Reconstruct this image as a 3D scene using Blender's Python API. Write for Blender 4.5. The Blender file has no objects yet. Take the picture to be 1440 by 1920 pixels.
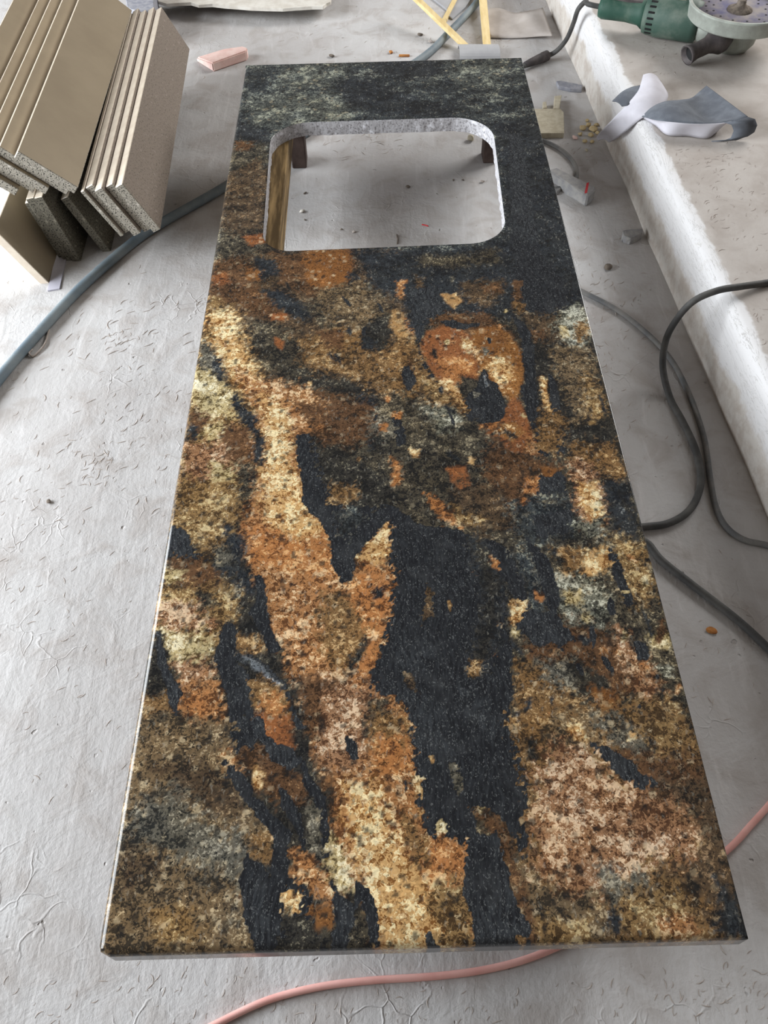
import bpy, bmesh, math, random
import numpy as np
from mathutils import Vector, Matrix

random.seed(7)
RNG = np.random.RandomState(11)
SC = bpy.context.scene
COL = SC.collection

# ------------------------------------------------------------------ camera
F = 1553.0
YAW, PITCH, ROLL = -0.0014, 0.9254, 0.0280
H = 0.19                      # height of the worktop above the floor
CAM = np.array([0.2996, -0.1469, 0.9189 + H])
SW, SL, ST = 0.65, 1.8713, 0.030


def basis():
    f = np.array([math.sin(YAW) * math.cos(PITCH), math.cos(YAW) * math.cos(PITCH), -math.sin(PITCH)])
    r0 = np.array([math.cos(YAW), -math.sin(YAW), 0.0])
    d0 = np.cross(f, r0)
    r = math.cos(ROLL) * r0 + math.sin(ROLL) * d0
    d = -math.sin(ROLL) * r0 + math.cos(ROLL) * d0
    return r, d, f


BR, BD, BF = basis()


def ray(px, py):
    return (px - 720) / F * BR + (py - 960) / F * BD + BF


def at(px, py, z=0.0):
    d = ray(px, py)
    return Vector(CAM + (z - CAM[2]) / d[2] * d)


def aty(px, py, y):
    d = ray(px, py)
    return Vector(CAM + (y - CAM[1]) / d[1] * d)


cam = bpy.data.cameras.new('camera')
cam.sensor_fit = 'VERTICAL'
cam.sensor_height = 36.0
cam.lens = F / 1920 * 36.0
cam.clip_start = 0.02
cam_o = bpy.data.objects.new('camera', cam)
COL.objects.link(cam_o)
M = Matrix.Identity(4)
for i in range(3):
    M[i][0], M[i][1], M[i][2], M[i][3] = BR[i], -BD[i], -BF[i], CAM[i]
cam_o.matrix_world = M
SC.camera = cam_o

SC.view_settings.view_transform = 'Standard'
SC.view_settings.look = 'None'
SC.view_settings.gamma = 1.0
SC.view_settings.use_curve_mapping = False
SC.view_settings.exposure = 0.0


# ------------------------------------------------------------------ helpers
def lin(c):
    out = []
    for v in c[:3]:
        v = v / 255.0
        out.append(v / 12.92 if v <= 0.04045 else ((v + 0.055) / 1.055) ** 2.4)
    return tuple(out) + (1.0,)


class NT:
    """small node tree writer"""

    def __init__(self, name):
        self.m = bpy.data.materials.new(name)
        self.m.use_nodes = True
        self.t = self.m.node_tree
        self.t.nodes.clear()
        self.out = self.n('ShaderNodeOutputMaterial')
        self.b = self.n('ShaderNodeBsdfPrincipled')
        self.l(self.b.outputs[0], self.out.inputs[0])

    def n(self, typ, **kw):
        nd = self.t.nodes.new(typ)
        for k, v in kw.items():
            setattr(nd, k, v)
        return nd

    def l(self, a, b):
        self.t.links.new(a, b)

    def setv(self, sock, v):
        if hasattr(v, 'is_linked') or isinstance(v, bpy.types.NodeSocket):
            self.l(v, sock)
        else:
            sock.default_value = v

    def math(self, op, a, b=0.0, c=None):
        nd = self.n('ShaderNodeMath', operation=op)
        self.setv(nd.inputs[0], a)
        self.setv(nd.inputs[1], b)
        if c is not None:
            self.setv(nd.inputs[2], c)
        return nd.outputs[0]

    def mix(self, fac, a, b, blend='MIX'):
        nd = self.n('ShaderNodeMix', data_type='RGBA', blend_type=blend)
        self.setv(nd.inputs[0], fac)
        self.setv(nd.inputs[6], a)
        self.setv(nd.inputs[7], b)
        return nd.outputs[2]

    def smooth(self, v, lo, hi):
        nd = self.n('ShaderNodeMapRange', interpolation_type='SMOOTHSTEP')
        self.setv(nd.inputs[0], v)
        self.setv(nd.inputs[1], lo)
        self.setv(nd.inputs[2], hi)
        return nd.outputs[0]

    def coord(self, scale=(1, 1, 1), rot=(0, 0, 0)):
        tc = self.n('ShaderNodeTexCoord')
        mp = self.n('ShaderNodeMapping')
        mp.inputs['Scale'].default_value = scale
        mp.inputs['Rotation'].default_value = rot
        self.l(tc.outputs['Object'], mp.inputs[0])
        return mp.outputs[0]

    def noise(self, co, scale, detail=4.0, rough=0.55, dist=0.0):
        nd = self.n('ShaderNodeTexNoise')
        self.l(co, nd.inputs['Vector'])
        nd.inputs['Scale'].default_value = scale
        nd.inputs['Detail'].default_value = detail
        nd.inputs['Roughness'].default_value = rough
        nd.inputs['Distortion'].default_value = dist
        return nd.outputs[0]

    def voro(self, co, scale, feature='F1', out='Color', rand=1.0):
        nd = self.n('ShaderNodeTexVoronoi', feature=feature)
        self.l(co, nd.inputs['Vector'])
        nd.inputs['Scale'].default_value = scale
        nd.inputs['Randomness'].default_value = rand
        return nd.outputs[out]

    def sepr(self, c):
        nd = self.n('ShaderNodeSeparateColor')
        self.l(c, nd.inputs[0])
        return nd.outputs

    def bump(self, h, strength=0.3, dist=0.002, normal=None):
        nd = self.n('ShaderNodeBump')
        self.l(h, nd.inputs['Height'])
        nd.inputs['Strength'].default_value = strength
        nd.inputs['Distance'].default_value = dist
        if normal is not None:
            self.l(normal, nd.inputs['Normal'])
        return nd.outputs[0]

    def base(self, color=None, rough=None, spec=None, normal=None):
        if color is not None:
            self.setv(self.b.inputs['Base Color'], color)
        if rough is not None:
            self.setv(self.b.inputs['Roughness'], rough)
        if spec is not None:
            self.setv(self.b.inputs['Specular IOR Level'], spec)
        if normal is not None:
            self.l(normal, self.b.inputs['Normal'])
        return self.m


def plain(name, c1, c2=None, scale=60, rough=0.6, bump=0.0, spec=0.4, dist=0.001, lo=0.35, hi=0.65, stretch=(1, 1, 1)):
    t = NT(name)
    co = t.coord(stretch)
    nz = t.noise(co, scale, 5, 0.6)
    c2 = c2 or c1
    col = t.mix(t.smooth(nz, lo, hi), lin(c1), lin(c2))
    nrm = t.bump(nz, bump, dist) if bump else None
    return t.base(col, rough, spec, nrm)


def link(name, me, mats, parent=None):
    o = bpy.data.objects.new(name, me)
    COL.objects.link(o)
    for m in (mats if isinstance(mats, (list, tuple)) else [mats]):
        if m.name not in [x.name for x in me.materials]:
            me.materials.append(m)
    if parent is not None:
        o.parent = parent
    return o


def tag(o, label, cat, group=None, kind=None):
    if label:
        o['label'] = label
    if cat:
        o['category'] = cat
    if group:
        o['group'] = group
    if kind:
        o['kind'] = kind
    return o


def struct(o):
    o['kind'] = 'structure'
    return o


def mesh_bm(name, bm, smooth=False):
    bmesh.ops.recalc_face_normals(bm, faces=bm.faces[:])
    me = bpy.data.meshes.new(name)
    bm.to_mesh(me)
    bm.free()
    if smooth:
        for p in me.polygons:
            p.use_smooth = True
    return me


def recentre(o):
    """move a world-space mesh so that the object's origin is at its foot"""
    me = o.data
    n = len(me.vertices)
    co = np.empty(n * 3)
    me.vertices.foreach_get('co', co)
    co = co.reshape(-1, 3)
    c = np.array([(co[:, 0].min() + co[:, 0].max()) / 2, (co[:, 1].min() + co[:, 1].max()) / 2, co[:, 2].min()])
    me.vertices.foreach_set('co', (co - c).ravel())
    me.update()
    o.location = Vector(c) + o.location
    return o


def catmull(pts, n=10):
    pts = [Vector(p) for p in pts]
    P = [pts[0] * 2 - pts[1]] + pts + [pts[-1] * 2 - pts[-2]]
    out = []
    for i in range(1, len(P) - 2):
        a, b, c, d = P[i - 1], P[i], P[i + 1], P[i + 2]
        for k in range(n):
            t = k / n
            out.append(0.5 * ((2 * b) + (c - a) * t + (2 * a - 5 * b + 4 * c - d) * t * t + (3 * b - a - 3 * c + d) * t ** 3))
    out.append(pts[-1])
    return out


def tube(bm, pts, rad, seg=12, n=10, smooth_path=True, caps=True):
    path = catmull(pts, n) if smooth_path else [Vector(p) for p in pts]
    rads = rad if isinstance(rad, (list, tuple)) else [rad] * len(path)
    if len(rads) != len(path):
        xs = np.linspace(0, 1, len(rads))
        rads = list(np.interp(np.linspace(0, 1, len(path)), xs, rads))
    up = Vector((0, 0, 1))
    rings = []
    prev = None
    for i, p in enumerate(path):
        t = (path[min(i + 1, len(path) - 1)] - path[max(i - 1, 0)]).normalized()
        if prev is None:
            a = up if abs(t.z) < 0.9 else Vector((1, 0, 0))
            s = t.cross(a).normalized()
        else:
            s = (prev - t * prev.dot(t)).normalized()
        prev = s
        u = s.cross(t)
        ring = []
        for k in range(seg):
            an = 2 * math.pi * k / seg
            ring.append(bm.verts.new(p + (s * math.cos(an) + u * math.sin(an)) * rads[i]))
        rings.append(ring)
    for a, b in zip(rings, rings[1:]):
        for k in range(seg):
            bm.faces.new((a[k], a[(k + 1) % seg], b[(k + 1) % seg], b[k]))
    if caps:
        bm.faces.new(rings[0][::-1])
        bm.faces.new(rings[-1])
    return bm


def lathe(bm, prof, centre, axis=Vector((0, 0, 1)), seg=32, side=None):
    """prof: list of (radius, height along axis)"""
    axis = axis.normalized()
    s = side or (axis.cross(Vector((0, 1, 0))) if abs(axis.y) < 0.9 else axis.cross(Vector((1, 0, 0))))
    s = (s - axis * s.dot(axis)).normalized()
    u = axis.cross(s)
    rings = []
    for r, h in prof:
        rings.append([bm.verts.new(centre + axis * h + (s * math.cos(2 * math.pi * k / seg) + u * math.sin(2 * math.pi * k / seg)) * max(r, 1e-5)) for k in range(seg)])
    for a, b in zip(rings, rings[1:]):
        for k in range(seg):
            bm.faces.new((a[k], a[(k + 1) % seg], b[(k + 1) % seg], b[k]))
    bm.faces.new(rings[0][::-1])
    bm.faces.new(rings[-1])
    return bm


def prism(bm, pts, z0, z1):
    """vertical prism over a world XY outline; z0/z1 number or list"""
    n = len(pts)
    a0 = z0 if isinstance(z0, (list, tuple)) else [z0] * n
    a1 = z1 if isinstance(z1, (list, tuple)) else [z1] * n
    lo = [bm.verts.new((p[0], p[1], a0[i])) for i, p in enumerate(pts)]
    hi = [bm.verts.new((p[0], p[1], a1[i])) for i, p in enumerate(pts)]
    for i in range(n):
        j = (i + 1) % n
        bm.faces.new((lo[i], lo[j], hi[j], hi[i]))
    bm.faces.new(hi)
    bm.faces.new(lo[::-1])
    return bm


def box(bm, x0, x1, y0, y1, z0, z1):
    return prism(bm, [(x0, y0), (x1, y0), (x1, y1), (x0, y1)], z0, z1)


def bevel(bm, w=0.002, seg=2):
    bmesh.ops.bevel(bm, geom=[e for e in bm.edges], offset=w, segments=seg, affect='EDGES', clamp_overlap=True)
    return bm


# ------------------------------------------------------------------ materials
def floor_mat():
    t = NT('dusty_concrete')
    co = t.coord()
    big = t.noise(co, 2.3, 4, 0.55)
    mid = t.noise(co, 14, 5, 0.6, 0.6)
    fine = t.noise(co, 130, 4, 0.65)
    stre = t.noise(t.coord((26, 4.5, 1), (0, 0, 0.5)), 1.6, 4, 0.6, 0.8)
    c = t.mix(t.smooth(big, 0.3, 0.7), lin((184, 181, 180)), lin((198, 197, 197)))
    c = t.mix(t.math('MULTIPLY', t.smooth(mid, 0.42, 0.72), 0.6), c, lin((164, 156, 151)))
    c = t.mix(t.math('MULTIPLY', t.smooth(stre, 0.52, 0.75), 0.5), c, lin((210, 208, 208)))
    c = t.mix(t.math('MULTIPLY', t.smooth(fine, 0.6, 0.8), 0.3), c, lin((140, 133, 128)))
    # trodden ridges of dust: thin curved crack lines in patches
    dco = t.n('ShaderNodeMix', data_type='VECTOR')
    t.l(co, dco.inputs[4])
    nzc = t.n('ShaderNodeTexNoise')
    t.l(co, nzc.inputs['Vector'])
    nzc.inputs['Scale'].default_value = 18
    t.l(nzc.outputs[1], dco.inputs[5])
    dco.inputs[0].default_value = 0.06
    ve = t.voro(dco.outputs[1], 24, 'DISTANCE_TO_EDGE', 'Distance')
    patch = t.smooth(t.noise(co, 5.5, 3, 0.6), 0.52, 0.66)
    ridge = t.math('MULTIPLY', t.math('SUBTRACT', 1.0, t.smooth(ve, 0.0, 0.045)), patch)
    pit = t.smooth(t.noise(co, 62, 2, 0.4), 0.72, 0.80)
    c = t.mix(t.math('MULTIPLY', pit, 0.35), c, lin((120, 112, 106)))
    h = t.math('ADD', t.math('MULTIPLY', mid, 0.5), t.math('MULTIPLY', fine, 0.16))
    h = t.math('ADD', h, t.math('MULTIPLY', ridge, 0.12))
    h = t.math('ADD', h, t.math('MULTIPLY', stre, 0.18))
    h = t.math('SUBTRACT', h, t.math('MULTIPLY', pit, 0.3))
    return t.base(c, 0.92, 0.15, t.bump(h, 0.85, 0.006))


def platform_mat():
    t = NT('plastered_step')
    co = t.coord()
    at_ = t.n('ShaderNodeAttribute', attribute_name='plaster')
    nz = t.noise(co, 30, 6, 0.7)
    fine = t.noise(co, 150, 4, 0.6)
    mid = t.noise(co, 12, 5, 0.6, 0.4)
    dust = t.mix(t.smooth(mid, 0.35, 0.7), lin((190, 184, 179)), lin((174, 166, 160)))
    dust = t.mix(t.math('MULTIPLY', t.smooth(fine, 0.6, 0.78), 0.3), dust, lin((140, 130, 124)))
    white = t.mix(t.smooth(nz, 0.55, 0.72), lin((221, 220, 221)), lin((211, 209, 207)))
    crack = t.noise(t.coord((8, 1.6, 14)), 3.0, 6, 0.7, 1.2)
    white = t.mix(t.math('MULTIPLY', t.smooth(t.math('ABSOLUTE', t.math('SUBTRACT', crack, 0.5)), 0.012, 0.0), 0.55), white, lin((150, 146, 142)))
    sp = t.sepr(at_.outputs['Color'])
    nz2 = t.math('SUBTRACT', nz, 0.5)
    m_top = t.smooth(t.math('ADD', sp[0], t.math('MULTIPLY', t.math('SUBTRACT', t.noise(co, 16, 4, 0.55), 0.5), 0.9)), 0.42, 0.58)
    m_low = t.smooth(t.math('ADD', sp[1], t.math('MULTIPLY', t.math('SUBTRACT', t.noise(co, 9, 6, 0.65), 0.5), 1.1)), 0.4, 0.62)
    low = t.mix(t.smooth(nz, 0.4, 0.65), lin((206, 201, 195)), lin((188, 179, 171)))
    c = t.mix(m_low, white, low)
    c = t.mix(m_top, dust, c)
    h = t.math('ADD', t.math('MULTIPLY', mid, 0.5), t.math('MULTIPLY', nz, 0.35))
    h = t.math('ADD', h, t.math('MULTIPLY', fine, 0.12))
    h = t.math('ADD', h, t.math('MULTIPLY', m_low, -0.25))
    return t.base(c, 0.93, 0.12, t.bump(h, 0.45, 0.004))


def granite_mat():
    t = NT('polished_granite')
    tc = t.n('ShaderNodeTexCoord')
    co0 = tc.outputs['Object']
    nzc = t.n('ShaderNodeTexNoise')
    t.l(co0, nzc.inputs['Vector'])
    nzc.inputs['Scale'].default_value = 160
    nzc.inputs['Detail'].default_value = 3
    dm = t.n('ShaderNodeVectorMath', operation='MULTIPLY_ADD')
    t.l(nzc.outputs[1], dm.inputs[0])
    dm.inputs[1].default_value = (0.008, 0.008, 0.008)
    t.l(co0, dm.inputs[2])
    co = dm.outputs[0]
    pr = t.n('ShaderNodeAttribute', attribute_name='prm')
    ps = t.sepr(pr.outputs['Color'])
    pd, pl, gs = ps[0], ps[1], ps[2]
    streak = pr.outputs['Alpha']
    v1 = t.sepr(t.voro(co, 185))
    v2 = t.sepr(t.voro(co, 350))
    mp = t.n('ShaderNodeMapping')
    mp.inputs['Scale'].default_value = (1.0, 0.33, 1.0)
    mp.inputs['Rotation'].default_value = (0, 0, -0.22)
    t.l(co, mp.inputs[0])
    v3 = t.sepr(t.voro(mp.outputs[0], 520))
    v4 = t.sepr(t.voro(co, 520))

    def mixf(f, a, b):
        nd = t.n('ShaderNodeMix', data_type='FLOAT')
        t.setv(nd.inputs[0], f)
        t.setv(nd.inputs[2], a)
        t.setv(nd.inputs[3], b)
        return nd.outputs[0]
    r = mixf(gs, v2[0], v1[0])
    r = mixf(streak, r, v3[0])
    r = t.math('ADD', t.math('MULTIPLY', r, 0.58), t.math('MULTIPLY', v4[0], 0.30))
    r = t.math('ADD', r, t.math('MULTIPLY', t.math('SUBTRACT', t.noise(co0, 420, 3, 0.6), 0.5), 0.30))
    r = t.math('ADD', r, 0.06)
    r = t.math('ADD', r, t.math('MULTIPLY', t.math('SUBTRACT', t.noise(co0, 60, 4, 0.62), 0.5), t.math('MULTIPLY_ADD', streak, -0.25, 0.5)))
    A = t.n('ShaderNodeAttribute', attribute_name='cA').outputs['Color']
    B = t.n('ShaderNodeAttribute', attribute_name='cB').outputs['Color']
    Cc = t.n('ShaderNodeAttribute', attribute_name='cC').outputs['Color']
    ab = t.smooth(r, t.math('SUBTRACT', pd, 0.10), t.math('ADD', pd, 0.10))
    hi = t.math('SUBTRACT', 1.0, pl)
    bc = t.smooth(r, t.math('SUBTRACT', hi, 0.07), t.math('ADD', hi, 0.09))
    c = t.mix(bc, t.mix(ab, A, B), Cc)
    val = t.math('MULTIPLY_ADD', v2[1], 0.34, 0.83)
    hs = t.n('ShaderNodeHueSaturation')
    hs.inputs['Hue'].default_value = 0.5
    t.l(c, hs.inputs['Color'])
    t.l(val, hs.inputs['Value'])
    c = hs.outputs[0]
    # mica glints and dark mineral grains
    dk = t.math('MULTIPLY', t.smooth(v4[1], 0.90, 0.94), 0.55)
    c = t.mix(dk, c, lin((34, 32, 30)))
    lt = t.math('MULTIPLY', t.smooth(v3[2], 0.95, 0.99), 0.16)
    c = t.mix(lt, c, lin((190, 186, 172)))
    # black schist veins: fractal, crisp borders; fine silvery flow lines inside
    ks = t.sepr(t.n('ShaderNodeAttribute', attribute_name='vein').outputs['Color'])
    edge = t.math('ADD', ks[0], t.math('MULTIPLY', t.math('SUBTRACT', t.noise(co0, 130, 5, 0.68), 0.5), 0.95))
    edge = t.math('ADD', edge, t.math('MULTIPLY', t.math('SUBTRACT', v4[0], 0.5), 0.22))
    km = t.smooth(edge, 0.36, 0.64)
    mpf = t.n('ShaderNodeMapping')
    mpf.inputs['Scale'].default_value = (1.0, 0.16, 1.0)
    mpf.inputs['Rotation'].default_value = (0, 0, 0.12)
    sw = t.n('ShaderNodeTexNoise')
    t.l(co0, sw.inputs['Vector'])
    sw.inputs['Scale'].default_value = 9
    sm = t.n('ShaderNodeVectorMath', operation='MULTIPLY_ADD')
    t.l(sw.outputs[1], sm.inputs[0])
    sm.inputs[1].default_value = (0.05, 0.05, 0.0)
    t.l(co0, sm.inputs[2])
    t.l(sm.outputs[0], mpf.inputs[0])
    flow = t.noise(mpf.outputs[0], 300, 6, 0.75)
    blot = t.noise(co0, 26, 4, 0.6)
    kcol = t.mix(t.smooth(flow, 0.40, 0.68), lin((28, 30, 34)), lin((51, 54, 58)))
    kcol = t.mix(t.math('MULTIPLY', t.smooth(blot, 0.5, 0.75), 0.5), kcol, lin((66, 68, 70)))
    kcol = t.mix(t.math('MULTIPLY', ks[1], t.smooth(flow, 0.35, 0.7)), kcol, lin((62, 66, 70)))
    mp5 = t.n('ShaderNodeMapping')
    mp5.inputs['Scale'].default_value = (1.0, 0.45, 1.0)
    t.l(co, mp5.inputs[0])
    v5 = t.sepr(t.voro(mp5.outputs[0], 1000))
    flk = t.smooth(v5[0], t.math('MULTIPLY_ADD', ks[1], -0.12, 0.86), 1.0)
    kcol = t.mix(t.math('MULTIPLY', flk, 0.42), kcol, lin((128, 131, 131)))
    c = t.mix(km, c, kcol)
    t.base(c, 0.13, 0.42)
    return t.m


def speckle_mat(name, dark, mid, light, scale=420, rough=0.85, p1=0.32, p2=0.7):
    t = NT(name)
    co = t.coord()
    nz = t.noise(co, scale, 2, 0.5)
    n2 = t.noise(co, scale * 0.32, 3, 0.5)
    c = t.mix(t.smooth(nz, p1 - 0.04, p1 + 0.1), lin(dark), lin(mid))
    c = t.mix(t.smooth(n2, p2 - 0.12, p2), c, lin(light))
    return t.base(c, rough, 0.3, t.bump(nz, 0.5, 0.001))


M_FLOOR = floor_mat()
M_PLAT = platform_mat()
M_GRAN = granite_mat()
M_RAW = speckle_mat('raw_sawn_granite', (140, 138, 141), (184, 183, 187), (214, 214, 220), 240, 0.9, 0.4, 0.7)
M_SPECK = speckle_mat('speckled_sawn_stone', (58, 56, 52), (168, 162, 150), (205, 198, 188), 330, 0.85, 0.40, 0.72)
M_SPECKD = speckle_mat('dark_speckled_stone', (52, 50, 44), (112, 107, 95), (150, 144, 128), 300, 0.85, 0.40, 0.72)
M_BACK = speckle_mat('dusty_stone_back', (104, 95, 86), (140, 129, 119), (158, 146, 138), 260, 0.9, 0.36, 0.72)
M_BEIGE = plain('polished_beige_stone', (172, 158, 136), (162, 148, 127), 5, 0.28, 0, 0.5)
M_EDGE = plain('polished_pale_edge', (238, 226, 208), (228, 214, 196), 40, 0.25, 0, 0.5)
M_WOOD = plain('pale_pine', (232, 210, 160), (215, 188, 132), 9, 0.7, 0.2, 0.3, stretch=(6, 1, 6))
M_OLDWOOD = plain('old_bench_timber', (98, 80, 54), (176, 148, 104), 7, 0.8, 0.4, 0.2, stretch=(9, 1, 9), lo=0.4, hi=0.72)
M_DARKWOOD = plain('dark_bench_leg', (72, 60, 56), (88, 75, 70), 30, 0.8, 0.2, 0.2)
M_HOSE = plain('blue_grey_hose', (104, 118, 128), (128, 138, 143), 14, 0.6, 0.1, 0.4)
M_CABLE = plain('dusty_black_cable', (66, 66, 66), (88, 87, 85), 24, 0.7, 0.1, 0.4)
M_CABLEG = plain('dusty_grey_cable', (104, 106, 108), (132, 130, 127), 24, 0.8, 0.1, 0.3)
M_PINK = plain('faded_pink_cord', (226, 174, 166), (216, 158, 150), 20, 0.7, 0.05, 0.3)
M_PINKST = plain('pink_stone', (236, 208, 200), (226, 190, 182), 40, 0.8, 0.2, 0.2)
M_WHITEST = plain('white_stone_offcut', (220, 216, 208), (205, 199, 189), 40, 0.8, 0.3, 0.2)
M_GREYST = plain('grey_stone_offcut', (150, 150, 152), (172, 170, 168), 60, 0.85, 0.3, 0.2)
M_BLUEST = plain('blue_grey_chip', (134, 136, 146), (160, 160, 166), 70, 0.85, 0.3, 0.2)
M_CREAM = plain('cream_stone_offcut', (204, 196, 176), (186, 176, 154), 70, 0.85, 0.3, 0.2)
M_DUST = plain('dust_crumb', (186, 178, 172), (162, 152, 145), 90, 0.95, 0.3, 0.1)
M_DUSTD = plain('dark_crumb', (128, 118, 108), (96, 88, 82), 90, 0.95, 0.3, 0.1)
M_YELL = plain('yellow_plaster_crumb', (206, 188, 150), (186, 164, 122), 90, 0.95, 0.3, 0.1)
M_CARD = plain('dusty_card', (196, 189, 184), (182, 174, 168), 16, 0.95, 0.2, 0.1)
M_PAPER = plain('grey_sheet', (176, 176, 178), (160, 160, 163), 10, 0.7, 0.1, 0.3)
M_GREEN = plain('dusty_green_casing', (46, 80, 68), (88, 108, 96), 22, 0.6, 0.1, 0.35, lo=0.4, hi=0.75)
M_GREEN2 = plain('dusty_green_motor_casing', (62, 86, 76), (104, 116, 106), 20, 0.6, 0.1, 0.4, lo=0.4, hi=0.75)
M_GUARD = plain('dusty_grey_guard', (166, 172, 164), (146, 150, 143), 30, 0.65, 0.1, 0.4)
M_DISC = plain('dusty_violet_disc', (96, 94, 122), (146, 138, 134), 16, 0.75, 0.1, 0.3)
M_BLACK = plain('dusty_black_plastic', (62, 57, 58), (86, 79, 78), 40, 0.65, 0.2, 0.4)
M_HOLE = plain('dark_recess', (26, 26, 28), (34, 34, 34), 40, 0.9)
M_GREYFELT = plain('grey_rubber_face', (94, 98, 106), (112, 117, 125), 22, 0.9, 0.2, 0.2)
M_PALEFELT = plain('pale_lilac_backing', (214, 213, 222), (200, 198, 206), 12, 0.85, 0.1, 0.2)
M_RED = plain('red_mark', (205, 60, 66), None, 40, 0.8)
M_RUST = plain('dry_leaf', (190, 130, 70), (150, 96, 50), 90, 0.9)
M_PLASTIC = plain('pale_plastic', (196, 194, 206), (182, 180, 192), 12, 0.5)

# ------------------------------------------------------------------ floor and step
bm = bmesh.new()
bmesh.ops.create_grid(bm, x_segments=60, y_segments=60, size=4.0)
for v in bm.verts:
    v.co.y += 1.5
    v.co.x -= 0.3
me = mesh_bm('floor', bm, True)
struct(link('floor', me, M_FLOOR))


def kerb_x(y):
    return 0.930 + (y - 0.649) * (0.843 - 0.930) / (2.664 - 0.649)


def vnoise1(x, seed):
    i = np.floor(x).astype(int)
    f = x - i
    f = f * f * (3 - 2 * f)
    r = np.random.RandomState(seed).rand(4096)
    return r[i % 4096] * (1 - f) + r[(i + 1) % 4096] * f


PZ = 0.152
ys = np.linspace(-1.2, 4.6, 900)
chip = 0.012 * (vnoise1((ys + 3) * 10, 3) - 0.5) + 0.005 * (vnoise1((ys + 3) * 28, 4) - 0.5)
chip2 = 0.003 * (vnoise1((ys + 3) * 11, 5) - 0.5)
prof = []
for j, y in enumerate(ys):
    kx = kerb_x(y)
    b = 0.004 * (vnoise1(np.array([(y + 3) * 9]), 8)[0] - 0.5)
    rows = [(kx + b, -0.01, 0.98), (kx + b + chip2[j] * 0.3, 0.03, 0.9), (kx + b + chip2[j], 0.06, 0.62),
            (kx + b + chip2[j] * .6, 0.09, 0.34), (kx + b + 0.001, 0.12, 0.1), (kx + 0.003 + chip[j] * .2, PZ - 0.010, 0.0),
            (kx + 0.009 + abs(chip[j]) * .6, PZ - 0.003, 0.0), (kx + 0.020 + chip[j], PZ, 0.0), (kx + 0.040, PZ, 0.0),
            (kx + 0.08, PZ, 0.0), (kx + 0.4, PZ, 0.0), (kx + 1.2, PZ, 0.0), (3.2, PZ, 0.0), (3.2, -0.01, 0.0)]
    pl_ = [1, 1, 1, 1, 1, 1, 0.95, 0.62, 0.2, 0, 0, 0, 0, 0]
    prof.append([(x, y, z, p, lw) for (x, z, lw), p in zip(rows, pl_)])
nr = len(prof[0])
V = [(q[0], q[1], q[2]) for r_ in prof for q in r_]
Fc = []
for j in range(len(ys) - 1):
    for k in range(nr - 1):
        a = j * nr + k
        Fc.append((a, a + nr, a + nr + 1, a + 1))
me = bpy.data.meshes.new('raised_platform')
me.from_pydata(V, [], Fc)
ca = me.color_attributes.new('plaster', 'FLOAT_COLOR', 'POINT')
ca.data.foreach_set('color', np.array([(q[3], q[4], 0, 1) for r_ in prof for q in r_], dtype=np.float32).ravel())
for p in me.polygons:
    p.use_smooth = True
me.update()
struct(link('raised_platform', me, M_PLAT))


# ------------------------------------------------------------------ granite worktop
def fbm(x, y, freq, octaves=4, seed=0, gain=0.5):
    out = np.zeros_like(x)
    amp, tot = 1.0, 0.0
    for o in range(octaves):
        r = np.random.RandomState(seed * 17 + o).rand(256, 256)
        X, Y = x * freq + 37.3 * o + 100, y * freq + 91.7 * o + 100
        xi, yi = np.floor(X).astype(int), np.floor(Y).astype(int)
        fx, fy = X - xi, Y - yi
        fx, fy = fx * fx * (3 - 2 * fx), fy * fy * (3 - 2 * fy)
        a = r[xi % 256, yi % 256]
        b = r[(xi + 1) % 256, yi % 256]
        c = r[xi % 256, (yi + 1) % 256]
        d = r[(xi + 1) % 256, (yi + 1) % 256]
        out += amp * ((a * (1 - fx) + b * fx) * (1 - fy) + (c * (1 - fx) + d * fx) * fy - 0.5)
        tot += amp
        amp *= gain
        freq *= 2.03
    return out / tot * 2


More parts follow.
